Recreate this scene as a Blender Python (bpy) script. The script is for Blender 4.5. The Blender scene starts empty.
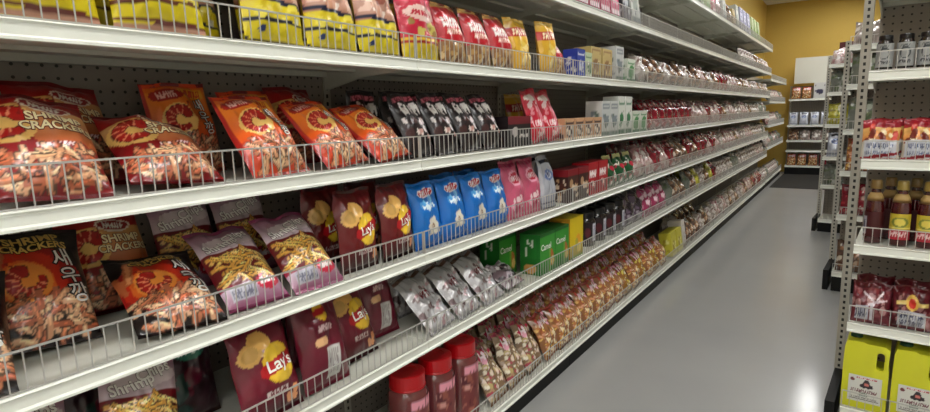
import bpy, math, random
import numpy as np
from mathutils import Matrix, Vector

# ------------------------------------------------------------------ camera
scene = bpy.context.scene
COL = scene.collection
YAW, PIT, ROL = math.radians(35.195), math.radians(9.2546), math.radians(-1.687)
CAM_H = 1.365
fw = Vector((-math.sin(YAW) * math.cos(PIT), math.cos(YAW) * math.cos(PIT), -math.sin(PIT)))
rt = Vector((math.cos(YAW), math.sin(YAW), 0))
up = rt.cross(fw)
r2 = rt * math.cos(ROL) + up * math.sin(ROL)
u2 = up * math.cos(ROL) - rt * math.sin(ROL)
cam = bpy.data.cameras.new('camera')
cam.sensor_fit = 'HORIZONTAL'
cam.sensor_width = 36
cam.lens = 551.23 / 930 * 36
cam.clip_start = 0.02
cam_ob = bpy.data.objects.new('camera', cam)
COL.objects.link(cam_ob)
m = Matrix((r2, u2, -fw)).transposed().to_4x4()
m.translation = Vector((0, 0, CAM_H))
cam_ob.matrix_world = m
scene.camera = cam_ob

# ------------------------------------------------------------------ world, exposure
w = bpy.data.worlds.new('world')
scene.world = w
w.use_nodes = True
w.node_tree.nodes['Background'].inputs[0].default_value = (1, 0.97, 0.92, 1)
w.node_tree.nodes['Background'].inputs[1].default_value = 0.05
scene.view_settings.view_transform = 'Standard'
scene.view_settings.look = 'None'
scene.view_settings.gamma = 1
scene.view_settings.use_curve_mapping = False
scene.view_settings.exposure = 1.3
LAMP_STRENGTH = 9.0
LAMP_SPOTS = [(x, y) for x in (-0.27, 1.25, 2.9) for y in (-6.4, -4.0, -1.6, 0.8, 3.2, 5.6, 7.9, 10.1, 12.0)
              if x < 0 or y < 0 or (x < 2 and y < 1) or y > 11]  # right columns and the rows nearest each end wall: unseen fill light added

# ------------------------------------------------------------------ materials
def srgb(c):
    return tuple(((x / 255) / 12.92 if x / 255 <= 0.04045 else ((x / 255 + 0.055) / 1.055) ** 2.4) for x in c)

def newmat(name, color=(0.5, 0.5, 0.5), rough=0.5, metal=0.0, coat=0.0, attr=False, bump=0.0, bscale=40, spec=0.5,
           trans=0.0, var=0.0, emis=0.0, bdist=0.004):
    mt = bpy.data.materials.new(name)
    mt.use_nodes = True
    nt = mt.node_tree
    b = nt.nodes['Principled BSDF']
    b.inputs['Base Color'].default_value = (*color, 1)
    b.inputs['Roughness'].default_value = rough
    b.inputs['Metallic'].default_value = metal
    b.inputs['Coat Weight'].default_value = coat
    b.inputs['Coat Roughness'].default_value = 0.12
    b.inputs['Specular IOR Level'].default_value = spec
    b.inputs['Transmission Weight'].default_value = trans
    if emis:
        b.inputs['Emission Color'].default_value = (1, 0.995, 0.975, 1)
        b.inputs['Emission Strength'].default_value = emis
    tc = nt.nodes.new('ShaderNodeTexCoord')
    if attr:
        a = nt.nodes.new('ShaderNodeAttribute')
        a.attribute_name = 'print'
        nt.links.new(a.outputs['Color'], b.inputs['Base Color'])
    if bump or var:
        n = nt.nodes.new('ShaderNodeTexNoise')
        n.inputs['Scale'].default_value = bscale
        n.inputs['Detail'].default_value = 3
        nt.links.new(tc.outputs['Object'], n.inputs['Vector'])
        if bump:
            bp = nt.nodes.new('ShaderNodeBump')
            bp.inputs['Strength'].default_value = bump
            bp.inputs['Distance'].default_value = bdist
            nt.links.new(n.outputs['Fac'], bp.inputs['Height'])
            nt.links.new(bp.outputs['Normal'], b.inputs['Normal'])
        if var and not attr:
            mx = nt.nodes.new('ShaderNodeMix')
            mx.data_type = 'RGBA'
            nt.links.new(n.outputs['Fac'], mx.inputs['Factor'])
            mx.inputs['A'].default_value = tuple(c * (1 - var) for c in color) + (1,)
            mx.inputs['B'].default_value = tuple(min(1, c * (1 + var)) for c in color) + (1,)
            nt.links.new(mx.outputs['Result'], b.inputs['Base Color'])
    return mt

def grid_hole_mat(name, color, hole, px, pz, rad, zonly=False, rough=0.5):
    """steel with a regular grid of punched holes, pattern in object space"""
    mt = newmat(name, color, rough)
    nt = mt.node_tree
    b = nt.nodes['Principled BSDF']
    tc = nt.nodes.new('ShaderNodeTexCoord')
    sp = nt.nodes.new('ShaderNodeSeparateXYZ')
    nt.links.new(tc.outputs['Object'], sp.inputs[0])
    def math_node(op, a, bb=None):
        n = nt.nodes.new('ShaderNodeMath')
        n.operation = op
        for i, v in enumerate((a, bb)):
            if v is None: continue
            if isinstance(v, (int, float)): n.inputs[i].default_value = v
            else: nt.links.new(v, n.inputs[i])
        return n.outputs[0]
    def cell(sock, p):
        f = math_node('FRACT', math_node('DIVIDE', sock, p))
        return math_node('MULTIPLY', math_node('SUBTRACT', f, 0.5), p)
    cz = cell(sp.outputs['Z'], pz)
    if zonly:
        ax = math_node('ABSOLUTE', sp.outputs['X'])
        inx = math_node('LESS_THAN', ax, rad * 0.6)
        inz = math_node('LESS_THAN', math_node('ABSOLUTE', cz), pz * 0.24)
        mask = math_node('MULTIPLY', inx, inz)
    else:
        cx = cell(sp.outputs['X'], px)
        d = math_node('ADD', math_node('MULTIPLY', cx, cx), math_node('MULTIPLY', cz, cz))
        mask = math_node('LESS_THAN', d, rad * rad)
    mx = nt.nodes.new('ShaderNodeMix')
    mx.data_type = 'RGBA'
    nt.links.new(mask, mx.inputs['Factor'])
    mx.inputs['A'].default_value = (*color, 1)
    mx.inputs['B'].default_value = (*hole, 1)
    nt.links.new(mx.outputs['Result'], b.inputs['Base Color'])
    return mt

M = {
    'film': newmat('printed_film', rough=0.3, attr=True, bump=0.35, bscale=38, coat=0.35),
    'foil': newmat('metallic_film', rough=0.25, metal=0.35, attr=True, bump=0.5, bscale=45, coat=0.2),
    'card': newmat('printed_card', rough=0.5, attr=True),
    'plastic': newmat('moulded_plastic', rough=0.3, attr=True, coat=0.2),
    'wrap': newmat('clear_wrap_over_food', rough=0.22, attr=True, bump=0.6, bscale=30, coat=0.9, bdist=0.006),
    'glassy': newmat('filled_jar', rough=0.12, attr=True, coat=0.8),
    'steel': newmat('white_painted_steel', srgb((206, 206, 194)), 0.42, bump=0.05, bscale=90, var=0.05),
    'rail': newmat('pale_price_rail', srgb((236, 238, 228)), 0.32, var=0.04, bscale=8),
    'wire': newmat('zinc_wire', srgb((190, 188, 182)), 0.35, metal=0.25),
    'peg': grid_hole_mat('pegboard_panel', srgb((142, 134, 125)), (0.03, 0.027, 0.024), 0.03, 0.03, 0.0040),
    'slot': grid_hole_mat('slotted_upright', srgb((186, 182, 170)), (0.012, 0.011, 0.01), 0.03, 0.0282, 0.008, zonly=True),
    'black': newmat('black_kick_plate', (0.008, 0.008, 0.008), 0.6, spec=0.25),
    'mat': newmat('black_ribbed_mat', (0.02, 0.018, 0.016), 0.9, bump=0.5, bscale=200),
    'yellow_wall': newmat('mustard_paint', srgb((198, 166, 78)), 0.7, bump=0.08, bscale=60, var=0.04),
    'white_wall': newmat('pale_paint', srgb((236, 234, 224)), 0.8, bump=0.05, bscale=60),
    'ceiling': newmat('ceiling_tile', srgb((214, 213, 206)), 0.9, bump=0.2, bscale=120, var=0.03),
    'lamp': newmat('lit_diffuser', (0.9, 0.9, 0.9), 0.5, emis=LAMP_STRENGTH),
    'lamp_frame': newmat('lamp_frame', (0.7, 0.7, 0.7), 0.4),
    'board': newmat('white_board', srgb((214, 214, 204)), 0.4, var=0.03, bscale=3),
}
# polished concrete floor: slow tone drift, fine speckle in the gloss
def floor_mat():
    mt = newmat('grey_sealed_floor', srgb((160, 160, 158)), 0.32, coat=0.5, spec=0.4)
    nt = mt.node_tree
    b = nt.nodes['Principled BSDF']
    b.inputs['Coat Roughness'].default_value = 0.1
    tc = nt.nodes.new('ShaderNodeTexCoord')
    n1 = nt.nodes.new('ShaderNodeTexNoise'); n1.inputs['Scale'].default_value = 1.3; n1.inputs['Detail'].default_value = 5
    n2 = nt.nodes.new('ShaderNodeTexNoise'); n2.inputs['Scale'].default_value = 75; n2.inputs['Detail'].default_value = 2
    for n in (n1, n2): nt.links.new(tc.outputs['Object'], n.inputs['Vector'])
    mx = nt.nodes.new('ShaderNodeMix'); mx.data_type = 'RGBA'
    nt.links.new(n1.outputs['Fac'], mx.inputs['Factor'])
    mx.inputs['A'].default_value = (*srgb((148, 148, 147)), 1)
    mx.inputs['B'].default_value = (*srgb((168, 168, 165)), 1)
    nt.links.new(mx.outputs['Result'], b.inputs['Base Color'])
    bp = nt.nodes.new('ShaderNodeBump'); bp.inputs['Strength'].default_value = 0.4; bp.inputs['Distance'].default_value = 0.001
    nt.links.new(n2.outputs['Fac'], bp.inputs['Height'])
    nt.links.new(bp.outputs['Normal'], b.inputs['Normal'])
    nt.links.new(bp.outputs['Normal'], b.inputs['Coat Normal'])
    return mt
M['floor'] = floor_mat()

# ------------------------------------------------------------------ plain mesh building
class MB:
    """collects polygons; build() links them as one mesh object"""
    def __init__(s): s.v = []; s.f = []; s.mi = []
    def box(s, x0, x1, y0, y1, z0, z1, mi=0):
        n = len(s.v)
        s.v += [(x0, y0, z0), (x1, y0, z0), (x1, y1, z0), (x0, y1, z0), (x0, y0, z1), (x1, y0, z1), (x1, y1, z1), (x0, y1, z1)]
        s.f += [tuple(n + i for i in q) for q in ((0, 3, 2, 1), (4, 5, 6, 7), (0, 1, 5, 4), (1, 2, 6, 5), (2, 3, 7, 6), (3, 0, 4, 7))]
        s.mi += [mi] * 6
    def prism(s, prof, a, b, axis='y', mi=0):
        """prof: (p, z) outline extruded from a to b along axis"""
        n = len(s.v); k = len(prof)
        for t in (a, b):
            for p, z in prof: s.v.append((p, t, z) if axis == 'y' else (t, p, z))
        for i in range(k):
            j = (i + 1) % k
            q = (n + i, n + j, n + k + j, n + k + i)
            s.f.append(q if axis == 'y' else q[::-1]); s.mi.append(mi)
        s.f.append(tuple(n + i for i in range(k))[::-1 if axis == 'y' else 1]); s.mi.append(mi)
        s.f.append(tuple(n + k + i for i in range(k))[::1 if axis == 'y' else -1]); s.mi.append(mi)
    def mesh(s, name, mats):
        me = bpy.data.meshes.new(name)
        me.from_pydata(s.v, [], s.f)
        for mt in mats: me.materials.append(mt)
        me.polygons.foreach_set('material_index', s.mi)
        me.update()
        return me

def link(name, me, parent=None, loc=(0, 0, 0), rz=0.0):
    o = bpy.data.objects.new(name, me)
    COL.objects.link(o)
    o.location = loc
    o.rotation_euler = (0, 0, rz)
    if parent: o.parent = parent
    return o

def structure(name, mb, mats):
    o = link(name, mb.mesh(name, mats))
    o['kind'] = 'structure'
    return o

def thing(name, label, cat, loc=(0, 0, 0), rz=0.0, group=None):
    o = bpy.data.objects.new(name, None)
    o.empty_display_size = 0.1
    COL.objects.link(o)
    o.location = loc
    o.rotation_euler = (0, 0, rz)
    o['label'] = label; o['category'] = cat
    if group: o['group'] = group
    return o

# ------------------------------------------------------------------ room
XW, YB, ZC = -1.66, 13.46, 3.46
XR, YF = 4.6, -8.0
a = MB(); a.box(XW, XR, YF, YB, -0.1, 0); structure('floor', a, [M['floor']])
a = MB(); a.box(XW, XR, YF, YB, ZC, ZC + 0.1); structure('ceiling', a, [M['ceiling']])
a = MB(); a.box(XW - 0.1, XW, YF, YB + 0.1, 0, ZC); structure('wall_left', a, [M['yellow_wall']])
a = MB(); a.box(XW, XR, YB, YB + 0.1, 0, ZC); structure('wall_back', a, [M['yellow_wall']])
a = MB(); a.box(XR, XR + 0.1, YF, YB + 0.1, 0, ZC); structure('wall_right', a, [M['white_wall']])
a = MB(); a.box(XW, XR, YF - 0.1, YF, 0, ZC); structure('wall_front', a, [M['white_wall']])
fr = MB()
fr.box(-0.17, -0.15, -0.62, 0.62, -0.05, 0); fr.box(0.15, 0.17, -0.62, 0.62, -0.05, 0)
fr.box(-0.15, 0.15, -0.62, -0.6, -0.05, 0); fr.box(-0.15, 0.15, 0.6, 0.62, -0.05, 0)
fr_me = fr.mesh('frame', [M['lamp_frame']])
df = MB(); df.box(-0.15, 0.15, -0.6, 0.6, -0.04, -0.01); df_me = df.mesh('diffuser', [M['lamp']])
ORD = ['first', 'second', 'third', 'fourth', 'fifth', 'sixth', 'seventh', 'eighth', 'ninth', 'tenth', 'eleventh', 'twelfth',
       'thirteenth', 'fourteenth', 'fifteenth', 'sixteenth', 'seventeenth', 'eighteenth', 'nineteenth', 'twentieth']
def ordinal(i):
    if i < 20: return ORD[i]
    n = i + 1
    tens = {2: 'twenty', 3: 'thirty', 4: 'forty', 5: 'fifty'}[n // 10]
    if n % 10 == 0: return tens[:-1] + 'ieth'
    return tens + '-' + ORD[n % 10 - 1]
for i, (x, y) in enumerate(LAMP_SPOTS):
    t = thing('ceiling_light', 'flat lit ceiling light panel over the %s, %s from the store front' %
              ('left aisle' if x < 0 else ('end units, added fill' if x < 2 else 'far right, added fill'), ordinal(sum(1 for q in LAMP_SPOTS[:i] if q[0] == x))), 'ceiling light', (x, y, ZC - 0.001), 0, 'ceiling light panels')
    link('frame', fr_me, t); link('diffuser', df_me, t)

# ------------------------------------------------------------------ gondola shelving
LIP = 0.036
FENCE_H = 0.076
def rail_mesh(L, h=LIP):
    """price rail: local x along its length, front towards -y"""
    p = [(0.012, h), (-0.001, h), (-0.004, h - 0.003), (0.0, h - 0.007), (0.0, 0.009), (-0.005, 0.005), (-0.005, 0.0), (0.012, 0.0)]
    b = MB(); b.prism(p, 0.0008, L - 0.0008, axis='x'); return b.mesh('price_rail', [M['rail']])
def fence_mesh(L, h=FENCE_H, step=0.0254, r=0.0011):
    b = MB()
    y = 0.004
    for z, rr in ((0.002, 0.0016), (h, 0.0019)):
        b.box(0.003, L - 0.003, y - rr, y + rr, z - rr + 0.0005, z + rr + 0.0005)
    n = int((L - 0.008) / step)
    for i in range(n + 1):
        x = 0.004 + i * (L - 0.008) / n
        rr = r * (1.9 if i in (0, n) else 1)
        b.box(x - rr, x + rr, y - rr - 0.001, y + rr - 0.001, 0.001, h)
    return b.mesh('wire_fence', [M['wire']])
def board_mesh(L, D, h=LIP):
    """shelf board with folded front and two stiffening ribs below; front at y=0, back at y=D"""
    b = MB()
    b.box(0.0008, L - 0.0008, 0.012, D, h - 0.012, h - 0.001)
    b.box(0.0008, L - 0.0008, 0.012, 0.03, 0.002, h - 0.012)
    for y in (0.12, 0.27): b.box(0.01, L - 0.01, y, y + 0.04, h - 0.022, h - 0.012)
    b.box(0.0008, L - 0.0008, D - 0.015, D, 0.006, h - 0.012)
    return b.mesh('shelf', [M['steel']])
def bracket_mesh(D, h=LIP):
    b = MB()
    b.prism([(0.03, h - 0.013), (0.03, 0.006), (D * 0.6, -0.006), (D, -0.04), (D, h - 0.013)], 0.004, 0.008, axis='x')
    return b.mesh('bracket', [M['steel']])
def panel_mesh(L, z0, z1):
    b = MB(); b.box(0.001, L - 0.001, 0, 0.012, z0, z1); return b.mesh('back_panel', [M['peg']])
def upright_mesh(z1, wdt=0.032):
    b = MB(); b.box(-wdt / 2, wdt / 2, -0.006, 0.03, 0, z1); return b.mesh('upright', [M['slot']])
def deck_mesh(L, D, z):
    b = MB(); b.box(0.001, L - 0.001, 0.012, D, z + 0.004, z + LIP - 0.001); return b.mesh('base_deck', [M['steel']])
def kick_mesh(L, D, h, side=False):
    b = MB(); b.box(0.001, L - 0.001, 0.02, 0.035, 0, h)
    if side:
        b.box(-0.055, -0.02, 0.02, D + 0.02, 0, h + 0.035)
    return b.mesh('kick_plate', [M['black']])

def run(label, origin, rz, bays, D, base, levels, top, name='gondola_shelving', side=False, fence_h=FENCE_H, up_w=0.032, fences=True, inset=0.0):
    """a run of bays standing along local +x, facing local -y; base and levels are undersides of the rails"""
    t = thing(name, label, 'shelving', origin, rz)
    cache = {}
    def get(key, fn):
        if key not in cache: cache[key] = fn()
        return cache[key]
    x = inset
    um = upright_mesh(top, up_w)
    link('upright', um, t, (-0.005 if side else 0.0, D, 0))
    for L in bays:
        L = round(L, 4)
        link('back_panel', get(('p', L), lambda: panel_mesh(L, 0.02, top - 0.01)), t, (x, D + 0.006, 0))
        link('kick_plate', get(('k', L), lambda: kick_mesh(L, D, base, side)), t, (x, 0, 0))
        for i, z in enumerate([base] + list(levels)):
            if i == 0: s = link('base_deck', get(('d', L), lambda: deck_mesh(L, D, 0)), t, (x, 0, z))
            else: s = link('shelf', get(('b', L), lambda: board_mesh(L, D)), t, (x, 0, z))
            link('price_rail', get(('r', L), lambda: rail_mesh(L)), s)
            if fences: link('wire_fence', get(('f', L), lambda: fence_mesh(L, fence_h)), s, (0, 0, LIP))
            if i:
                bm_ = get('br', lambda: bracket_mesh(D))
                link('bracket', bm_, s, (0, 0, 0)); link('bracket', bm_, s, (L - 0.012, 0, 0))
        x += L
        link('upright', um, t, (x - (up_w / 2 if side else 0), D + 0.007, 0))
    return t

XF = -1.167
DL = 0.434
LV = {'top shelf': 2.244, 'sixth shelf up': 1.874, 'fifth shelf up': 1.514, 'fourth shelf up': 1.191,
      'third shelf up': 0.870, 'second shelf up': 0.558, 'bottom shelf': 0.091}
TOP, S6, S5_, S4_, S3_, S2_, S1_ = list(LV)
R90 = math.radians(90)
run('long white steel gondola shelving run along the left wall, seven levels with wire fences', (XF, -1.029, 0), R90,
    [1.2195] * 9 + [0.5], DL, 0.091, [2.244, 1.874, 1.514, 1.191, 0.870, 0.558], 2.62)
LV2 = {'top shelf': 1.79, 'fourth shelf up': 1.43, 'third shelf up': 1.03, 'second shelf up': 0.66, 'bottom shelf': 0.10}
run('shorter five-level shelving against the left wall, beyond the long run', (XF, 10.49, 0), R90, [1.2, 1.2], DL, 0.10,
    [1.79, 1.43, 1.03, 0.66], 1.95)
LVB = {'top shelf': 1.475, 'third shelf up': 0.958, 'second shelf up': 0.655, 'lower shelf': 0.452, 'bottom shelf': 0.144}
bk = run('dark low shelving on the back wall below a white board', (-1.12, 13.0, 0), 0, [0.95, 0.95], 0.40, 0.144,
         [1.475, 0.958, 0.655, 0.452], 1.78, fences=False)
a = MB(); a.box(0, 0.93, 0, 0.02, 0, 0.5)
wb = link('white_board', a.mesh('white_board', [M['board']]), None, (-1.05, 13.10, 1.815))
wb['label'] = 'plain white board panel standing on the shelving by the back wall'; wb['category'] = 'board'
a = MB(); a.box(-1.13, 1.2, 10.72, 12.98, 0.0, 0.006)
fm = link('floor_mat', a.mesh('floor_mat', [M['mat']])); fm['label'] = 'black floor mat at the far end of the aisle'; fm['category'] = 'mat'

# right side: three end units facing the camera
RZ = math.radians(-4)
LVN = {'shelf over the jars': 1.758, 'top shelf': 1.45, 'third shelf up': 1.121, 'second shelf up': 0.788, 'lower shelf': 0.468, 'bottom shelf': 0.12}
run('nearest white end unit on the right with slotted upright and black kick plate', (-0.005, 2.6, 0), RZ, [0.92], 0.40, 0.105,
    [1.758, 1.45, 1.121, 0.788, 0.468], 2.3, name='end_shelving', side=True, inset=0.035, fence_h=0.07, up_w=0.036)
LVM = {'top shelf': 1.735, 'fifth shelf up': 1.468, 'fourth shelf up': 1.155, 'third shelf up': 0.86, 'second shelf up': 0.54, 'bottom shelf': 0.14}
run('middle white end unit on the right, partly hidden behind the nearest one', (-0.10, 4.78, 0), RZ, [0.92], 0.40, 0.115,
    [1.735, 1.468, 1.155, 0.86, 0.54], 1.84, name='end_shelving', side=True, inset=0.035, fence_h=0.06, up_w=0.036)
LVA = {'top shelf': 1.752, 'fifth shelf up': 1.464, 'fourth shelf up': 1.129, 'third shelf up': 0.786, 'second shelf up': 0.48, 'bottom shelf': 0.13}
run('farthest white end unit on the right, above a black kick plate', (-0.295, 7.07, 0), RZ, [0.92], 0.40, 0.105,
    [1.752, 1.464, 1.129, 0.786, 0.48], 1.9, name='end_shelving', side=True, inset=0.035, fence_h=0.06, up_w=0.036)

# ------------------------------------------------------------------ printed surfaces
class Canvas:
    """a small picture sampled at mesh vertices; u across 0..1, v up 0..1; asp = height / width"""
    def __init__(s, base, asp=1.4, n=96, seed=1):
        s.w = n; s.h = int(n * asp); s.asp = asp
        s.a = np.empty((s.h, s.w, 3)); s.a[:] = srgb(base)
        s.U, s.V = np.meshgrid((np.arange(s.w) + .5) / s.w, (np.arange(s.h) + .5) / s.h)
        s.r = random.Random(seed)
    def rect(s, u0, v0, u1, v1, c):
        s.a[(s.U >= u0) & (s.U <= u1) & (s.V >= v0) & (s.V <= v1)] = srgb(c); return s
    def grad(s, v0, v1, c0, c1):
        k = np.clip((s.V - v0) / (v1 - v0), 0, 1)[..., None]
        mk = (s.V >= v0) & (s.V <= v1)
        g = np.array(srgb(c0)) * (1 - k) + np.array(srgb(c1)) * k
        s.a[mk] = g[mk]; return s
    def ell(s, cu, cv, ru, rv, c, rot=0, ring=None):
        x = s.U - cu; y = (s.V - cv) * s.asp
        cr, sr = math.cos(rot), math.sin(rot)
        X = x * cr + y * sr; Y = -x * sr + y * cr
        d = (X / ru) ** 2 + (Y / rv) ** 2
        mk = d <= 1
        if ring is not None: mk &= d >= ring
        s.a[mk] = srgb(c); return s
    def stroke(s, u0, v0, u1, v1, wd, c):
        x = s.U - u0; y = (s.V - v0) * s.asp; dx = u1 - u0; dy = (v1 - v0) * s.asp
        t = np.clip((x * dx + y * dy) / (dx * dx + dy * dy + 1e-9), 0, 1)
        d = np.hypot(x - t * dx, y - t * dy)
        s.a[d <= wd] = srgb(c); return s
    def sticks(s, u0, v0, u1, v1, n, cols, ln=0.16, wd=0.022, ang=(0, math.pi)):
        for _ in range(n):
            cu = s.r.uniform(u0, u1); cv = s.r.uniform(v0, v1); t = s.r.uniform(*ang)
            du = ln / 2 * math.cos(t); dv = ln / 2 * math.sin(t) / s.asp
            c = s.r.choice(cols)
            s.stroke(cu - du, cv - dv, cu + du, cv + dv, wd * 1.35, tuple(x * 0.45 for x in c))
            s.stroke(cu - du, cv - dv, cu + du, cv + dv, wd, c)
            s.stroke(cu - du * .7, cv - dv * .7 + .006, cu + du * .7, cv + dv * .7 + .006, wd * .35, tuple(min(255, x * 1.25) for x in c))
        return s
    def blobs(s, u0, v0, u1, v1, n, cols, rad=0.05, var=0.5):
        for _ in range(n):
            rr = rad * s.r.uniform(1 - var, 1 + var)
            s.ell(s.r.uniform(u0, u1), s.r.uniform(v0, v1), rr, rr * s.r.uniform(.5, 1), s.r.choice(cols), s.r.uniform(0, 3.1))
        return s
    def script(s, u0, v0, u1, v1, c, n=6, wd=0.012):
        """a line of unreadable small strokes standing in for fine print too small to read in the photograph"""
        st = (u1 - u0) / n
        for i in range(n):
            x = u0 + i * st
            s.stroke(x, v0, x + st * s.r.uniform(-.1, .5), v1, wd, c)
            if s.r.random() < .7:
                y = s.r.uniform(v0, v1); s.stroke(x, y, x + st * .7, s.r.uniform(v0, v1), wd, c)
        return s
    def sample(s, u, v):
        i = np.clip((np.asarray(v) * s.h).astype(int), 0, s.h - 1); j = np.clip((np.asarray(u) * s.w).astype(int), 0, s.w - 1)
        return s.a[i, j]

_text = {}
def text_geo(body, bold=0.0):
    key = (body, bold)
    if key in _text: return _text[key]
    c = bpy.data.curves.new('t', 'FONT')
    c.body = body; c.size = 1; c.align_x = 'CENTER'; c.align_y = 'CENTER'; c.offset = bold; c.resolution_u = 3
    o = bpy.data.objects.new('t', c); COL.objects.link(o)
    bpy.context.view_layer.update()
    me = o.evaluated_get(bpy.context.evaluated_depsgraph_get()).to_mesh()
    me.calc_loop_triangles()
    v = np.array([(p.co.x, p.co.y) for p in me.vertices]) if len(me.vertices) else np.zeros((0, 2))
    tr = [v[list(t.vertices)] for t in me.loop_triangles]
    o.to_mesh_clear()
    bpy.data.objects.remove(o); bpy.data.curves.remove(c)
    _text[key] = tr
    return tr

class Skin:
    """mesh with a 'print' colour per vertex and several materials"""
    def __init__(s): s.v = []; s.f = []; s.c = []; s.mi = []; s.n = 0
    def patch(s, fn, cv, nu=16, nv=20, flip=False, mi=0, u0=0, u1=1, v0=0, v1=1):
        U, V = np.meshgrid(np.linspace(0, 1, nu + 1), np.linspace(0, 1, nv + 1))
        P = fn(U.ravel(), V.ravel())
        s.v.append(P)
        s.c.append(cv.sample(u0 + (u1 - u0) * U.ravel(), v0 + (v1 - v0) * V.ravel()) if isinstance(cv, Canvas) else np.tile(srgb(cv), (len(P), 1)))
        for j in range(nv):
            for i in range(nu):
                q = s.n + j * (nu + 1) + i
                f = (q, q + 1, q + nu + 2, q + nu + 1)
                s.f.append(f[::-1] if flip else f); s.mi.append(mi)
        s.n += len(P)
        return s
    def text(s, body, fn, cu, cv, size, W, H, color, rot=0, bold=0.0, off=0.0015, mi=0, sx=1.0, flip=False, vert=False):
        """lettering that follows the surface fn(u, v, off)"""
        rows = list(body) if vert else [body]
        cr, sr = math.cos(rot), math.sin(rot)
        for k, bd in enumerate(rows):
            dy = -(k - (len(rows) - 1) / 2) * 0.95 if vert else 0
            for t in text_geo(bd, bold):
                stack = [t]
                while stack:
                    q = stack.pop()
                    e = [np.hypot(*(q[(i + 1) % 3] - q[i])) * size for i in range(3)]
                    i = int(np.argmax(e))
                    if e[i] > 0.012 and len(stack) < 60:
                        mpt = (q[i] + q[(i + 1) % 3]) / 2
                        stack.append(np.array([q[i], mpt, q[(i + 2) % 3]])); stack.append(np.array([mpt, q[(i + 1) % 3], q[(i + 2) % 3]]))
                        continue
                    x = q[:, 0] * size * sx; y = (q[:, 1] + dy) * size
                    X = x * cr - y * sr; Y = x * sr + y * cr
                    P = fn(np.clip(cu + X / W, 0.01, .99), np.clip(cv + Y / H, 0.01, .99), off)
                    s.v.append(P); s.c.append(np.tile(srgb(color), (3, 1)))
                    f = (s.n, s.n + 1, s.n + 2)
                    s.f.append(f[::-1] if flip else f); s.mi.append(mi); s.n += 3
        return s
    def ring(s, prof, cols, seg=24, mi=0, sq=2.0, ax=1.0, ay=1.0):
        """lathe; prof (r, z); cols one colour per profile point; sq superellipse power"""
        th = np.linspace(0, 2 * math.pi, seg, endpoint=False)
        cx = np.sign(np.cos(th)) * np.abs(np.cos(th)) ** (2 / sq); sy = np.sign(np.sin(th)) * np.abs(np.sin(th)) ** (2 / sq)
        for (r, z), c in zip(prof, cols):
            s.v.append(np.stack([cx * r * ax, sy * r * ay, np.full(seg, z)], 1)); s.c.append(np.tile(srgb(c), (seg, 1)))
        for j in range(len(prof) - 1):
            for i in range(seg):
                k = (i + 1) % seg; b0 = s.n + j * seg; b1 = b0 + seg
                s.f.append((b0 + i, b0 + k, b1 + k, b1 + i)); s.mi.append(mi)
        s.f.append(tuple(s.n + i for i in range(seg))[::-1]); s.mi.append(mi)
        l = s.n + (len(prof) - 1) * seg
        s.f.append(tuple(l + i for i in range(seg))); s.mi.append(mi)
        s.n += seg * len(prof)
        return s
    def mesh(s, name, mats, smooth=True):
        V = np.concatenate(s.v); C = np.concatenate(s.c)
        me = bpy.data.meshes.new(name)
        me.from_pydata(V.tolist(), [], s.f)
        for mt in mats: me.materials.append(mt)
        me.polygons.foreach_set('material_index', s.mi)
        me.polygons.foreach_set('use_smooth', [smooth] * len(s.f))
        ca = me.color_attributes.new('print', 'FLOAT_COLOR', 'POINT')
        ca.data.foreach_set('color', np.concatenate([C, np.ones((len(C), 1))], 1).astype(np.float32).ravel())
        me.update()
        return me

def smooth_field(rng, n=7):
    g = rng.standard_normal((n, n))
    def f(u, v):
        x = np.clip(u, 0, .9999) * (n - 1); y = np.clip(v, 0, .9999) * (n - 1)
        i = x.astype(int); j = y.astype(int); fx = x - i; fy = y - j
        fx = fx * fx * (3 - 2 * fx); fy = fy * fy * (3 - 2 * fy)
        return (g[j, i] * (1 - fx) + g[j, i + 1] * fx) * (1 - fy) + (g[j + 1, i] * (1 - fx) + g[j + 1, i + 1] * fx) * fy
    return f

def bag_surface(W, H, T, seed, side=1, crumple=1.0, seal=0.045, neck=0.0):
    rng = np.random.default_rng(seed)
    f1 = smooth_field(rng, 6); f2 = smooth_field(rng, 13); ph = rng.uniform(0, 6, 4); f3 = smooth_field(np.random.default_rng(seed + 99), 5)
    def fn(u, v, off=0.0):
        u = np.asarray(u, float); v = np.asarray(v, float)
        s = np.clip((v - seal) / (1 - 2 * seal), 0, 1)
        s2 = s ** 0.85
        puff = np.clip(1 - np.abs(2 * s2 - 1) ** 2.4, 0, 1) ** 0.7
        pu = np.clip(1 - np.abs(2 * u - 1) ** 2.6, 0, 1) ** 0.75
        pinch = 1 - (0.05 + neck * np.clip((v - .6) / .4, 0, 1)) * np.sin(np.pi * np.clip(v, 0, 1)) ** .6 - neck * np.clip((v - .7) / .3, 0, 1) ** 2
        x = W * (u - .5) * pinch
        edge = np.minimum(np.exp(-(1 - v) / .14) + np.exp(-v / .12), 1)
        wr = (np.sin(u * 31 + ph[0]) * .5 + np.sin(u * 53 + ph[1]) * .3 + np.sin(u * 17 + ph[2]) * .6) * edge * 0.0026 * crumple * (s * (1 - s) > 0)
        amp = (f1(u, v) * 0.0042 + f2(u, v) * 0.0017) * crumple * np.clip(pu * puff * 2, 0, 1)
        y = -side * (T / 2 * puff * pu) - side * amp * 1.0 + wr
        bend = f3(u, v) * 0.006 * crumple * np.clip(v * 1.5 - .3, 0, 1)
        z = H * v + np.sin(u * 9 + ph[3]) * 0.003 * v * crumple - 0.05 * T * 0
        return np.stack([x, y + bend - side * off, z], -1)
    return fn

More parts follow.
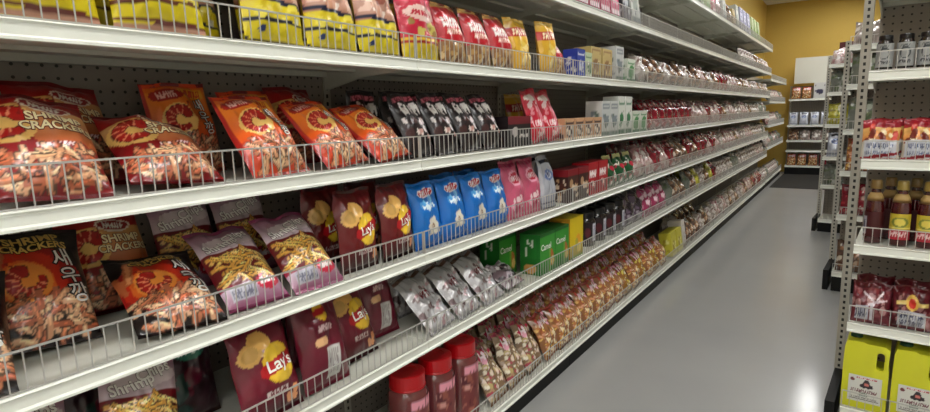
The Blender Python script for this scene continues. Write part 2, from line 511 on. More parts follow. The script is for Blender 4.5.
def bag_mesh(name, W, H, T, front, back=(120, 20, 25), seed=1, texts=(), mat='film', nu=44, nv=58, crumple=1.0, neck=0.0):
    fn = bag_surface(W, H, T, seed, 1, crumple, neck=neck); bn = bag_surface(W, H, T, seed, -1, crumple, neck=neck)
    s = Skin()
    s.patch(fn, front, nu, nv)
    s.patch(bn, Canvas(back), 20, 26, flip=True)
    for t in texts:
        t = dict(t); s.text(t.pop('body'), fn, t.pop('u'), t.pop('v'), t.pop('size') * W, W, H, t.pop('c'), **t)
    return s.mesh(name, [M[mat]])

def box_mesh(name, w, d, h, front, side, top=(200, 200, 190), texts=(), side_texts=(), mat='card', n=26):
    s = Skin()
    fr_ = lambda u, v, off=0.0: np.stack([(np.asarray(u) - .5) * w, np.full(np.shape(u), -d / 2) - off, np.asarray(v) * h], -1)
    bk_ = lambda u, v, off=0.0: np.stack([(.5 - np.asarray(u)) * w, np.full(np.shape(u), d / 2) + off, np.asarray(v) * h], -1)
    lf_ = lambda u, v, off=0.0: np.stack([np.full(np.shape(u), -w / 2) - off, (.5 - np.asarray(u)) * d, np.asarray(v) * h], -1)
    rg_ = lambda u, v, off=0.0: np.stack([np.full(np.shape(u), w / 2) + off, (np.asarray(u) - .5) * d, np.asarray(v) * h], -1)
    tp_ = lambda u, v, off=0.0: np.stack([(np.asarray(u) - .5) * w, (np.asarray(v) - .5) * d, np.full(np.shape(u), h) + off], -1)
    bt_ = lambda u, v, off=0.0: np.stack([(np.asarray(u) - .5) * w, (.5 - np.asarray(v)) * d, np.zeros(np.shape(u)) - off], -1)
    s.patch(fr_, front, n, int(n * 1.3)); s.patch(bk_, front, 8, 8); s.patch(lf_, side, n // 2, n); s.patch(rg_, side, n // 2, n)
    s.patch(tp_, Canvas(top), 2, 2); s.patch(bt_, Canvas(top), 1, 1)
    for f, tt, W in ((fr_, texts, w), (lf_, side_texts, d)):
        for t in tt:
            t = dict(t); s.text(t.pop('body'), f, t.pop('u'), t.pop('v'), t.pop('size') * W, W, h, t.pop('c'), off=0.0006, **t)
    return s.mesh(name, [M[mat]], smooth=False)

# ------------------------------------------------------------------ the kinds of goods
KIND = {}   # key -> dict(name, cat, parts=[(name, mesh)])
def add_kind(key, name, cat, desc, *parts, root=None):
    allv = []
    for me in ([root] if root else []) + [p[1] for p in parts]:
        a_ = np.empty(len(me.vertices) * 3); me.vertices.foreach_get('co', a_); allv.append(a_.reshape(-1, 3))
    KIND[key] = dict(name=name, cat=cat, desc=desc, root=root, parts=parts, v=np.concatenate(allv))

STK = [(220, 160, 120), (200, 126, 88), (232, 182, 142), (186, 102, 70)]
FRY = [(236, 186, 96), (222, 160, 70), (246, 208, 130)]
def prawn(cv, cu, cvv, r, body=(186, 26, 24), halo=(244, 196, 110), a0=0.7, a1=5.4):
    """a curled C-shaped prawn with pale segment lines"""
    cv.ell(cu, cvv, r * 1.35, r * 1.35, halo)
    n = 26
    for k in range(n + 1):
        t = a0 + (a1 - a0) * k / n; w_ = r * (.42 - .22 * k / n)
        cv.ell(cu + r * .78 * math.cos(t), cvv + r * .78 * math.sin(t) / cv.asp, w_ * 1.15, w_ * 1.15, tuple(x * .6 for x in body))
    for k in range(n + 1):
        t = a0 + (a1 - a0) * k / n; w_ = r * (.42 - .22 * k / n)
        cv.ell(cu + r * .78 * math.cos(t), cvv + r * .78 * math.sin(t) / cv.asp, w_, w_, body)
    for k in range(1, 9):
        t = a0 + (a1 - a0) * k / 9; w_ = r * (.40 - .22 * k / 9)
        ca, sa = math.cos(t), math.sin(t)
        cv.stroke(cu + (r * .78 - w_) * ca, cvv + (r * .78 - w_) * sa / cv.asp, cu + (r * .78 + w_) * ca, cvv + (r * .78 + w_) * sa / cv.asp, .008, (246, 150, 110))
    t = a0; cv.stroke(cu + r * .9 * math.cos(t), cvv + r * .9 * math.sin(t) / cv.asp, cu + r * 1.7 * math.cos(t + .3), cvv + r * 1.7 * math.sin(t + .3) / cv.asp, .01, (150, 20, 20))

# shrimp crackers, classic dark red and orange
def shrimp_red(seed, top=(150, 16, 20)):
    c = Canvas((132, 14, 20), 1.35, seed=seed).grad(.36, .78, (196, 84, 44), (220, 164, 100)).grad(.78, 1, (180, 26, 24), top)
    c.ell(.2, .40, .26, .3, (150, 16, 22)).rect(.0, .36, 1, .42, (150, 14, 24))
    prawn(c, .25, .60, .185)
    c.ell(.62, .80, .24, .09, (240, 226, 206)).ell(.62, .80, .21, .07, (150, 18, 24)).script(.48, .775, .76, .82, (240, 236, 226), 7)
    c.script(.45, .385, .82, .415, (250, 220, 220), 9, .01)
    c.sticks(.08, .08, .92, .35, 62, STK, ln=.19, wd=.025)
    c.rect(0, 0, 1, .045, (110, 10, 16)).rect(0, .955, 1, 1, (110, 10, 16))
    return c
def outlined(body, u, v, size, c, dark, rot=0, bold=.03):
    return [dict(body=body, u=u, v=v, size=size, c=dark, bold=bold + .05, rot=rot, off=.0012), dict(body=body, u=u, v=v, size=size, c=c, bold=bold, rot=rot, off=.0024)]
SCT = outlined('SHRIMP', .66, .655, .15, (252, 238, 190), (120, 40, 20)) + outlined('CRACKERS', .66, .56, .13, (252, 238, 190), (120, 40, 20))
add_kind('shrimp_red', 'snack_bag', 'snack bag', 'dark red shrimp cracker bag', root=bag_mesh('snack_bag', .20, .27, .075, shrimp_red(3), seed=3, texts=SCT, nu=60, nv=80))
# orange shrimp cracker bag with white lettering down the side
def shrimp_orange(seed):
    c = Canvas((214, 66, 22), 1.4, seed=seed).grad(.4, .95, (232, 86, 24), (240, 140, 40)).rect(0, .9, 1, .955, (230, 110, 30)).rect(.52, .82, .92, .93, (236, 170, 50)).script(.55, .84, .9, .91, (200, 60, 20), 8, .012)
    c.ell(.32, .86, .24, .1, (176, 26, 26)).script(.2, .83, .46, .89, (250, 200, 190), 6)
    prawn(c, .4, .58, .18, halo=(250, 200, 110))
    c.sticks(.14, .07, .93, .38, 70, STK, ln=.18, wd=.025)
    c.rect(0, 0, .05, 1, (176, 30, 22))
    return c
HG = '\uc0c8\uc6b0\uae61'
def hangul(u, v, size, rot=-.25):
    return [dict(body=HG, u=u, v=v, size=size, c=(12, 8, 8), bold=.07, vert=True, rot=rot, off=.0012), dict(body=HG, u=u, v=v, size=size, c=(245, 245, 240), bold=.012, vert=True, rot=rot, off=.0024)]
add_kind('shrimp_orange', 'snack_bag', 'snack bag', 'orange-red shrimp cracker bag', root=bag_mesh('snack_bag', .18, .25, .07, shrimp_orange(7), seed=8, texts=hangul(.80, .60, .2, .12), nu=56, nv=76))
# spicy black and red one
def shrimp_black(seed):
    c = Canvas((22, 14, 14), 1.35, seed=seed)
    c.ell(.42, .5, .5, .42, (160, 18, 16)).ell(.38, .5, .36, .40, (206, 44, 20)).ell(.37, .49, .26, .30, (236, 110, 40))
    prawn(c, .38, .52, .17, (176, 22, 20), (244, 150, 60), 1.9, 6.4)
    c.stroke(.12, .60, .2, .84, .05, (190, 100, 56)).stroke(.12, .60, .2, .84, .024, (226, 150, 96)).stroke(.05, .5, .02, .7, .04, (190, 100, 56))
    c.sticks(.06, .06, .95, .36, 72, STK, ln=.18, wd=.026)
    return c
SBT = outlined('SHRIMP', .52, .90, .16, (226, 192, 100), (20, 12, 8)) + outlined('CRACKERS', .52, .815, .13, (226, 192, 100), (20, 12, 8))
add_kind('shrimp_black', 'snack_bag', 'snack bag', 'black and red shrimp cracker bag', root=bag_mesh('snack_bag', .195, .27, .07, shrimp_black(5), (30, 16, 16), seed=21, texts=SBT + hangul(.80, .52, .24, .2), nu=60, nv=80))
# shrimp chips, mauve and white
def shrimp_chips(seed):
    c = Canvas((150, 28, 60), 1.4, seed=seed).grad(.62, 1, (214, 196, 204), (128, 44, 88)).rect(0, .40, 1, .64, (112, 14, 24))
    c.ell(.5, .40, .55, .3, (112, 14, 24)).ell(.55, .78, .42, .13, (222, 206, 210))
    c.grad(0, .22, (150, 40, 96), (206, 186, 204)).ell(.72, .2, .2, .12, (206, 40, 70)).script(.6, .17, .84, .23, (250, 240, 240), 7)
    c.rect(.1, .08, .5, .2, (196, 196, 208)).script(.12, .1, .48, .18, (120, 120, 140), 12, .008)
    c.sticks(.12, .28, .9, .58, 46, FRY, ln=.3, wd=.022, ang=(-.9, .9))
    return c
add_kind('shrimp_chips', 'snack_bag', 'snack bag', 'mauve and white shrimp chips bag', root=bag_mesh('snack_bag', .172, .265, .07, shrimp_chips(4), (150, 60, 100), seed=31,
         texts=[dict(body='Shrimp', u=.36, v=.73, size=.2, c=(60, 20, 30), bold=.05, rot=.2), dict(body='Shrimp', u=.36, v=.73, size=.2, c=(252, 248, 244), bold=.03, rot=.2, off=.0025),
                dict(body='Chips', u=.66, v=.82, size=.2, c=(60, 20, 30), bold=.05, rot=.2), dict(body='Chips', u=.66, v=.82, size=.2, c=(252, 248, 244), bold=.03, rot=.2, off=.0025)], nu=56, nv=80))
# potato chip bags
def potato(seed, base, chip=(226, 176, 96), second=(60, 12, 16)):
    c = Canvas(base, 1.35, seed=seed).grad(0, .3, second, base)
    c.ell(.24, .66, .19, .14, chip, .4).ell(.42, .76, .17, .12, tuple(min(255, x * 1.08) for x in chip), -.3).ell(.24, .66, .13, .09, tuple(x * .92 for x in chip), .4)
    c.ell(.62, .5, .27, .27, (236, 190, 40)).ell(.62, .5, .24, .24, (248, 206, 60)).stroke(.38, .46, .86, .53, .085, (186, 20, 30))
    c.rect(.34, .2, .7, .27, (216, 200, 196)).script(.36, .21, .68, .26, (110, 20, 30), 8, .01).blobs(.68, .1, .9, .2, 5, [(150, 60, 40), (230, 160, 110)], .05)
    return c
LAY = [dict(body="Lay's", u=.62, v=.495, size=.235, c=(250, 248, 240), bold=.02, rot=.09, off=.002)]
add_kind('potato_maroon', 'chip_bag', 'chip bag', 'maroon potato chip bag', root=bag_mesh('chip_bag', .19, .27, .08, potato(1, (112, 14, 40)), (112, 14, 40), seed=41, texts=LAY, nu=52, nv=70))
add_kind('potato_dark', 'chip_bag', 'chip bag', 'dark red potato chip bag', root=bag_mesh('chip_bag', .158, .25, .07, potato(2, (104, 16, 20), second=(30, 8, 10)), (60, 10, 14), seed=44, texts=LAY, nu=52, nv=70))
def maroon_plain(seed):
    c = Canvas((104, 12, 38), 1.35, seed=seed).ell(.5, .8, .13, .13, (236, 190, 40)).stroke(.38, .79, .62, .82, .04, (186, 20, 30)).script(.35, .6, .65, .66, (220, 190, 190), 7)
    c.rect(.4, .1, .72, .42, (206, 204, 200)).script(.43, .14, .68, .38, (150, 140, 140), 6, .01).ell(.35, .5, .14, .07, (230, 180, 130)); return c
add_kind('maroon_plain', 'chip_bag', 'chip bag', 'maroon bag with white panel', root=bag_mesh('chip_bag', .18, .27, .08, maroon_plain(3), (104, 12, 38), seed=47))
def dark_green(seed):
    c = Canvas((46, 10, 24), 1.35, seed=seed).ell(.62, .72, .24, .12, (60, 130, 110)).script(.45, .68, .8, .76, (210, 230, 220), 6).blobs(.2, .1, .8, .5, 9, [(90, 20, 40), (30, 60, 54)], .09); return c
add_kind('dark_green', 'chip_bag', 'chip bag', 'dark maroon bag with green badge', root=bag_mesh('chip_bag', .19, .27, .08, dark_green(3), (40, 10, 22), seed=49))
# yellow ring snack bags
def yellow(seed, pink=False):
    c = Canvas((226, 206, 30), 1.45, seed=seed)
    if pink:
        c = Canvas((196, 30, 60), 1.45, seed=seed).grad(.0, .26, (232, 214, 40), (226, 190, 50)).rect(0, .2, 1, .235, (170, 40, 30)).blobs(.1, .3, .9, .5, 14, [(196, 180, 90), (150, 120, 60)], .08)
        c.ell(.5, .58, .42, .15, (236, 200, 190)).script(.2, .55, .8, .6, (190, 20, 50), 8, .02).rect(0, .72, 1, .8, (214, 40, 80)).rect(0, .86, 1, 1, (236, 200, 60))
        return c
    c.grad(.36, 1, (186, 130, 106), (214, 190, 178)).blobs(.05, .42, .95, .95, 44, [(206, 150, 120), (226, 190, 170), (150, 84, 70), (236, 216, 200)], .09)
    c.stroke(-.1, .40, 1.1, .33, .03, (24, 28, 60)).stroke(-.1, .20, 1.1, .185, .022, (24, 28, 56)).stroke(0, .04, 1, .02, .022, (40, 30, 60))
    return c.blobs(.1, .22, .9, .32, 8, [(236, 220, 80), (214, 190, 30)], .06).ell(.2, .12, .04, .04, (40, 60, 120)).ell(.82, .22, .04, .04, (230, 230, 210))
add_kind('yellow', 'snack_bag', 'snack bag', 'yellow snack bag with navy stripes', root=bag_mesh('snack_bag', .185, .28, .085, yellow(2), (220, 200, 40), seed=51, crumple=1.2))
def yellow_b(seed):
    c = Canvas((228, 208, 30), 1.45, seed=seed).grad(.42, 1, (150, 84, 50), (206, 170, 120)).stroke(-.1, .19, 1.1, .24, .022, (96, 40, 26)).rect(0, .0, 1, .065, (206, 156, 136)).stroke(0, .085, 1, .07, .016, (110, 36, 30))
    c.blobs(.1, .28, .9, .4, 9, [(240, 226, 90), (210, 186, 30)], .07)
    return c.blobs(.1, .46, .9, .9, 18, [(214, 150, 80), (110, 60, 40)], .1)
add_kind('yellow_b', 'snack_bag', 'snack bag', 'yellow snack bag with brown band', root=bag_mesh('snack_bag', .2, .28, .085, yellow_b(2), (220, 200, 40), seed=53, crumple=1.2))
add_kind('pink_yellow', 'snack_bag', 'snack bag', 'pink snack bag with yellow base', root=bag_mesh('snack_bag', .2, .26, .08, yellow(6, True), (200, 60, 60), seed=55))
def red_white(seed, base=(186, 18, 34)):
    c = Canvas(base, 1.4, seed=seed).rect(0, .9, 1, 1, (226, 180, 110)).rect(0, 0, 1, .34, (150, 110, 70)).blobs(0, .03, 1, .33, 22, [(190, 150, 90), (120, 80, 50), (210, 180, 130)], .07)
    return c.script(.14, .58, .86, .72, (250, 244, 240), 8, .028).script(.2, .46, .8, .52, (250, 220, 200), 10, .014)
add_kind('red_white', 'snack_bag', 'snack bag', 'red snack bag with white lettering', root=bag_mesh('snack_bag', .17, .23, .075, red_white(6), seed=57, nu=36, nv=46))
def gold(seed):
    c = Canvas((226, 176, 50), 1.4, seed=seed).rect(0, .62, 1, .8, (190, 40, 30)).script(.15, .66, .85, .76, (250, 240, 200), 8, .02).blobs(.1, .1, .9, .5, 14, [(240, 206, 90), (170, 110, 50), (250, 226, 150)], .1)
    return c.rect(0, .93, 1, 1, (240, 206, 120))
add_kind('gold', 'snack_bag', 'snack bag', 'golden yellow snack bag with red band', root=bag_mesh('snack_bag', .16, .24, .07, gold(6), (220, 170, 60), seed=59, nu=36, nv=46))
def black_pink(seed):
    c = Canvas((24, 12, 16), 1.4, seed=seed).rect(.1, .84, .9, .92, (214, 110, 130)).script(.15, .85, .85, .91, (120, 20, 40), 7)
    c.blobs(.12, .3, .88, .82, 34, [(226, 218, 216), (70, 40, 40), (30, 16, 18), (206, 190, 190), (40, 24, 26)], .08).script(.2, .62, .8, .76, (240, 236, 232), 6, .022)
    return c.blobs(.3, .2, 1, .4, 9, [(206, 160, 150), (236, 220, 214)], .06)
add_kind('black_pink', 'snack_bag', 'snack bag', 'black snack bag, white-pink print', root=bag_mesh('snack_bag', .15, .24, .07, black_pink(6), (26, 14, 16), seed=61, nu=40, nv=54))
def black_flat(seed): return Canvas((20, 10, 14), .6, seed=seed).rect(0, .75, 1, 1, (110, 16, 30)).ell(.3, .5, .12, .1, (200, 190, 186)).script(.5, .3, .9, .4, (220, 214, 210), 8, .015)
add_kind('black_tray', 'snack_box', 'snack box', 'low black and red snack box', root=box_mesh('snack_box', .2, .14, .13, black_flat(2), Canvas((24, 10, 14), .8), (110, 16, 30)))
def pink_leaning(seed): return Canvas((206, 34, 60), 1.6, seed=seed).blobs(.1, .1, .9, .8, 40, [(236, 150, 160), (250, 220, 220), (190, 20, 40)], .08).ell(.4, .84, .34, .12, (240, 226, 216)).script(.2, .3, .8, .4, (250, 230, 230), 8, .02).rect(.6, .1, .75, .9, (226, 120, 140))
add_kind('pink_lean', 'snack_bag', 'snack bag', 'pinkish red tall snack bag', root=bag_mesh('snack_bag', .15, .25, .06, pink_leaning(6), (206, 70, 80), seed=63, nu=36, nv=50))
# third shelf
def blue(seed):
    c = Canvas((14, 112, 200), 1.4, seed=seed).grad(0, .3, (10, 90, 180), (20, 126, 214))
    c.ell(.5, .83, .3, .1, (240, 230, 230)).ell(.5, .83, .27, .08, (196, 24, 40)).script(.3, .8, .7, .86, (250, 244, 244), 6, .014)
    c.blobs(.25, .62, .75, .74, 9, [(120, 196, 240), (214, 236, 250), (80, 160, 226)], .07).script(.25, .6, .75, .66, (230, 244, 250), 6, .016)
    for k in range(6): c.ell(.52 + .12 * math.cos(k * 1.05), .33 + .09 * math.sin(k * 1.05), .09, .07, (232, 224, 206), k)
    return c.ell(.52, .33, .06, .05, (150, 110, 70)).blobs(.3, .2, .75, .45, 5, [(214, 200, 180)], .03)
add_kind('blue', 'snack_bag', 'snack bag', 'bright blue snack bag with red badge', root=bag_mesh('snack_bag', .155, .235, .07, blue(6), (14, 112, 200), seed=65))
def pink(seed): return Canvas((206, 92, 122), 1.5, seed=seed).ell(.5, .7, .3, .2, (236, 170, 190)).ell(.5, .7, .24, .15, (196, 26, 60)).script(.3, .66, .7, .74, (250, 230, 236), 6, .02).blobs(.2, .12, .8, .4, 16, [(240, 214, 214), (180, 60, 90), (246, 180, 200)], .07).rect(0, .9, 1, 1, (160, 40, 76))
add_kind('pink', 'snack_bag', 'snack bag', 'pink snack bag with red oval badge', root=bag_mesh('snack_bag', .155, .26, .065, pink(6), (200, 92, 120), seed=67, nu=40, nv=52))
def silver(seed): return Canvas((196, 200, 212), 1.5, seed=seed).ell(.5, .62, .26, .16, (120, 140, 190)).ell(.5, .62, .18, .1, (216, 222, 236)).script(.35, .6, .65, .65, (40, 50, 110), 5, .014).rect(.2, .86, .8, .92, (60, 60, 70)).rect(0, .1, 1, .13, (110, 110, 126))
add_kind('silver', 'snack_bag', 'snack bag', 'silvery white snack bag with blue print', root=bag_mesh('snack_bag', .15, .26, .06, silver(6), (190, 194, 206), seed=69, mat='foil', nu=32, nv=44))
def choco(seed): return Canvas((56, 26, 20), 1.3, seed=seed).blobs(.3, .1, .9, .7, 12, [(226, 206, 180), (190, 150, 110), (80, 36, 26)], .12).rect(0, .8, 1, 1, (130, 16, 28))
add_kind('choco', 'snack_box', 'snack box', 'dark brown and cream snack box', root=box_mesh('snack_box', .13, .1, .17, choco(3), choco(5), (110, 16, 26)))
def redbox(seed): return Canvas((176, 16, 30), 1.3, seed=seed).script(.15, .55, .85, .75, (250, 236, 236), 5, .04).blobs(.2, .1, .8, .4, 9, [(240, 180, 180), (110, 10, 20), (250, 230, 220)], .09)
add_kind('redbox', 'snack_box', 'snack box', 'red snack box with white print', root=box_mesh('snack_box', .14, .1, .18, redbox(3), redbox(5), (150, 14, 26)))
def green_bag(seed): return Canvas((20, 84, 44), 1.3, seed=seed).blobs(0, 0, 1, .8, 36, [(226, 230, 220), (186, 30, 60), (40, 120, 60), (240, 236, 230)], .09).rect(0, .86, 1, 1, (206, 200, 130))
add_kind('green_bag', 'snack_bag', 'snack bag', 'green, white and red snack bag', root=bag_mesh('snack_bag', .17, .2, .07, green_bag(6), (30, 90, 50), seed=71, nu=34, nv=40))
# second shelf
def silver_noodle(seed): return Canvas((190, 188, 190), 1.4, seed=seed).blobs(.05, .08, .95, .75, 60, [(226, 224, 226), (150, 130, 130), (240, 240, 242), (196, 160, 166), (110, 90, 92)], .06).rect(0, .9, 1, 1, (120, 90, 80)).script(.3, .5, .7, .6, (120, 24, 40), 6, .016).ell(.75, .25, .14, .12, (206, 206, 212))
add_kind('silver_clear', 'snack_bag', 'snack bag', 'silver and clear plastic snack bag', root=bag_mesh('snack_bag', .17, .25, .06, silver_noodle(6), (150, 146, 148), seed=73, mat='foil', crumple=1.5))
def candy(seed): return Canvas((130, 110, 116), .9, seed=seed).blobs(0, 0, 1, 1, 50, [(226, 222, 224), (40, 30, 36), (150, 20, 50), (190, 184, 188)], .08)
add_kind('candy', 'candy_bag', 'candy bag', 'clear bag of dark and white sweets', root=bag_mesh('candy_bag', .17, .15, .06, candy(6), (120, 100, 106), seed=75, nu=30, nv=30, crumple=1.4))
def green_box(seed, yel=False):
    b = (56, 150, 46) if not yel else (236, 206, 20)
    c = Canvas(b, .95, seed=seed).grad(0, .35, tuple(x * .7 for x in b), b)
    if yel: c.ell(.62, .35, .2, .2, (240, 170, 40)).ell(.5, .3, .12, .16, (190, 180, 60)).ell(.7, .22, .14, .12, (250, 230, 120)).rect(0, 0, 1, .06, (110, 150, 40))
    else: c.ell(.75, .35, .14, .2, (190, 110, 50)).ell(.83, .25, .1, .12, (226, 190, 110)).rect(.6, 0, .7, .6, (110, 170, 60)).rect(0, .93, 1, 1, (20, 90, 30))
    return c
def gside(seed, b): return Canvas(b, 2.0, seed=seed).ell(.5, .14, .3, .25, (206, 150, 80)).rect(.2, .4, .8, .9, tuple(min(255, x * 1.1) for x in b)).script(.3, .45, .7, .85, (240, 244, 230), 3, .03)
add_kind('green_box', 'date_box', 'box', 'green carton with white script', root=box_mesh('date_box', .16, .11, .2, green_box(3), gside(2, (28, 110, 36)), (30, 110, 36),
         texts=[dict(body='Camel', u=.40, v=.66, size=.26, c=(236, 240, 230), bold=.02)]))
add_kind('yellow_box', 'date_box', 'box', 'yellow fruit carton', root=box_mesh('date_box', .17, .12, .22, green_box(3, True), gside(2, (206, 150, 40)), (220, 196, 40)))
def jar(key, name, cat, desc, r, h, body, lid, label, lidr=.8, seg=28, lab=(.3, .75), cvl=None, sq=2.0, neck=None, mat='glassy', ribs=False, laborig=None):
    s = Skin()
    nk = neck or .86
    prof = [(r * .9, 0), (r, .006), (r, h * .55), (r, h * .72), (r * .93, h * .79), (r * lidr * .95, h * nk), (r * lidr * .95, h * nk + .004)]
    s.ring(prof, [body] * len(prof), seg, sq=sq)
    bm_ = s.mesh(name, [M[mat]])
    s = Skin(); z0 = h * nk
    rr = r * lidr
    n = 32
    if ribs:
        pr = [(rr * 1.02, z0), (rr * 1.04, z0 + .004), (rr * 1.0, z0 + .008), (rr * 1.02, z0 + .010), (rr * 1.02, h - .004), (rr * .93, h), (rr * .6, h), (rr * .58, h - .003)]
    else: pr = [(rr, z0), (rr * 1.02, z0 + .003), (rr * 1.02, h - .003), (rr * .96, h)]
    s.ring(pr, [lid] * len(pr), n)
    lm = s.mesh('lid', [M['plastic']], smooth=False)
    parts = [('lid', lm)]
    if label is not None:
        z0, z1 = h * lab[0], h * lab[1]
        def lf(u, v, off=0.0):
            t = -math.pi / 2 + (np.asarray(u) - .5) * 2.5
            if sq == 2.0: return np.stack([np.cos(t) * (r + .0012 + off), np.sin(t) * (r + .0012 + off), z0 + (z1 - z0) * np.asarray(v)], -1)
            cx = np.sign(np.cos(t)) * np.abs(np.cos(t)) ** (2 / sq); sy = np.sign(np.sin(t)) * np.abs(np.sin(t)) ** (2 / sq)
            return np.stack([cx * (r + .0015 + off), sy * (r + .0015 + off), z0 + (z1 - z0) * np.asarray(v)], -1)
        s = Skin(); s.patch(lf, label, 32, 20)
        parts.append(('label', s.mesh('label', [M['card']])))
    add_kind(key, name, cat, desc, ('body', bm_), *parts)
def lab_canvas(base, seed, extra=None):
    c = Canvas(base, .8, seed=seed)
    return extra(c) if extra else c
jar('dark_jar', 'jar', 'jar', 'black plastic jar with white side label', .06, .20, (20, 14, 16), (18, 16, 18),
    lab_canvas((34, 22, 26), 2, lambda c: c.rect(.36, .06, .78, .94, (206, 206, 214)).script(.4, .2, .74, .8, (120, 120, 146), 5, .015).ell(.15, .5, .12, .2, (90, 24, 34))), lidr=.86, neck=.83, lab=(.12, .72))
jar('red_lid_jar', 'jar', 'jar', 'clear cookie jar with ribbed red lid', .076, .325, (120, 56, 56), (200, 12, 24),
    lab_canvas((122, 56, 56), 4, lambda c: c.blobs(0, .1, .75, .8, 36, [(150, 84, 70), (90, 30, 40), (176, 110, 96), (206, 150, 140)], .05).rect(.74, .0, 1, .8, (20, 40, 140)).ell(.85, .25, .08, .08, (60, 150, 90)).script(.1, .84, .9, .95, (236, 160, 176), 9, .03)), lidr=.86, neck=.82, ribs=True, lab=(.05, .74))
# bottom shelf
def nuts(seed, kind=0):
    hdr = [(190, 40, 76), (206, 70, 60), (150, 40, 60)][kind % 3]
    pal = [[(216, 196, 160), (176, 140, 106), (236, 226, 204), (170, 70, 80), (186, 166, 110), (226, 206, 190)],
           [(230, 184, 96), (196, 126, 72), (240, 220, 176), (160, 90, 54), (214, 156, 126)],
           [(226, 206, 90), (196, 140, 50), (240, 230, 180), (150, 96, 50)]][kind % 3]
    c = Canvas(tuple(x * .75 for x in pal[1]), 1.5, seed=seed).blobs(.03, .05, .97, .8, 130, pal, .05)
    return c.blobs(.1, .68, .9, .9, 14, [hdr, (236, 170, 190), hdr], .07).script(.2, .72, .8, .84, (246, 226, 230), 6, .02).rect(0, .93, 1, 1, tuple(x * .7 for x in hdr))
add_kind('nuts_pink', 'nut_bag', 'bag of nuts', 'clear mixed nut bag, pink header', root=bag_mesh('nut_bag', .165, .27, .075, nuts(3, 0), (130, 90, 70), seed=81, crumple=1.6, mat='wrap', neck=.03))
add_kind('nuts_orange', 'nut_bag', 'bag of nuts', 'clear bag of orange crackers, red header', root=bag_mesh('nut_bag', .16, .24, .075, nuts(4, 1), (150, 90, 60), seed=83, crumple=1.6, mat='wrap', nu=34, nv=46, neck=.03))
add_kind('nuts_yellow', 'nut_bag', 'bag of nuts', 'clear bag of yellow snacks, dark header', root=bag_mesh('nut_bag', .16, .24, .075, nuts(5, 2), (150, 120, 60), seed=85, crumple=1.6, mat='wrap', nu=34, nv=46, neck=.03))
add_kind('nuts_tall', 'nut_bag', 'bag of nuts', 'tall clear bag of mixed snacks', root=bag_mesh('nut_bag', .165, .34, .08, nuts(8, 0), (130, 90, 70), seed=82, crumple=1.8, mat='wrap', nu=30, nv=50))
add_kind('teal_bag', 'snack_bag', 'snack bag', 'navy bag with pale green flowers', root=bag_mesh('snack_bag', .18, .2, .08, Canvas((16, 20, 44), 1.2, seed=3).blobs(.1, .4, .9, .9, 9, [(176, 190, 150), (120, 150, 120)], .12), (16, 20, 44), seed=87, nu=30, nv=36))
# the many small bags farther down the aisle
def far_bag(seed, base, pal, rad=.1): return Canvas(base, 1.2, n=48, seed=seed).blobs(0, .05, 1, .85, 30, pal, rad).rect(0, .9, 1, 1, tuple(x * .8 for x in base))
WHT = [(206, 196, 190), (170, 150, 146), (226, 220, 214), (130, 100, 96)]
FAR = {'far_white': ('small white clear-wrapped snack pouch', (150, 138, 130), WHT), 'far_pink': ('small pink and white snack pouch', (160, 116, 116), [(214, 190, 188), (150, 66, 84), (226, 216, 212), (130, 100, 94), (190, 170, 160)]),
       'far_red': ('small red snack pouch', (120, 20, 34), [(170, 44, 56), (84, 14, 24), (214, 176, 172), (140, 26, 40), (190, 150, 140)]), 'far_brown': ('small brown and cream snack pouch', (104, 76, 60), [(190, 166, 140), (84, 54, 44), (160, 116, 84), (214, 200, 184)]),
       'far_grey': ('small grey and green snack pouch', (112, 116, 106), [(166, 172, 156), (80, 88, 74), (200, 200, 190), (96, 112, 80)]), 'far_yellow': ('small yellow-green snack pouch', (176, 170, 50), [(206, 200, 80), (110, 126, 40), (230, 226, 180), (150, 140, 90)]),
       'far_magenta': ('small magenta snack pouch', (160, 50, 90), [(206, 130, 156), (130, 30, 70), (230, 196, 206)]), 'far_mauve': ('small dark purple snack pouch', (50, 34, 48), [(96, 80, 96), (34, 22, 34), (150, 140, 150)])}
for i, (k, (dsc, b_, pal_)) in enumerate(FAR.items()):
    add_kind(k, 'snack_pouch', 'snack pouch', dsc, root=bag_mesh('snack_pouch', .185, .225, .085, far_bag(i + 2, b_, pal_), b_, seed=90 + i, nu=22, nv=26, crumple=1.9, mat='wrap'))
# cartons
def carton(key, dsc, w, d, h, base, pal, top=None, seed=1, side=None):
    sd = sum(map(ord, key))
    c = Canvas(base, h / w, n=40, seed=sd).rect(0, 0, 1, .12, pal[-1]).ell(.5, .42, .3, .26, pal[0]).blobs(.2, .2, .8, .62, 9, pal, .09).rect(.1, .76, .9, .9, pal[0]).rect(.18, .8, .82, .86, base)
    add_kind(key, 'carton', 'carton', dsc, root=box_mesh('carton', w, d, h, c, side or Canvas(base, h / d, n=40, seed=seed + 1).blobs(.2, .2, .8, .7, 6, pal, .15), top or base, n=16))
carton('blue_carton', 'blue and white carton', .1, .08, .14, (30, 60, 160), [(220, 224, 236), (60, 90, 190)])
carton('mint_carton', 'pale green carton', .09, .08, .13, (190, 206, 170), [(90, 130, 90), (226, 230, 214)])
carton('gold_carton', 'beige gold carton', .15, .1, .17, (196, 172, 110), [(150, 110, 60), (220, 200, 150), (110, 80, 50)])
carton('green_carton', 'green and white carton', .15, .1, .14, (214, 220, 206), [(60, 140, 70), (30, 110, 60)])
carton('white_carton', 'white carton with grey print', .13, .1, .2, (206, 208, 206), [(130, 140, 146), (90, 110, 100)])
carton('tall_green_carton', 'tall green and white carton', .12, .1, .23, (226, 228, 220), [(40, 120, 70), (90, 60, 60), (30, 90, 60)])
carton('tan_carton', 'small tan carton with dark print', .12, .1, .11, (206, 160, 120), [(70, 40, 36), (236, 220, 200)])
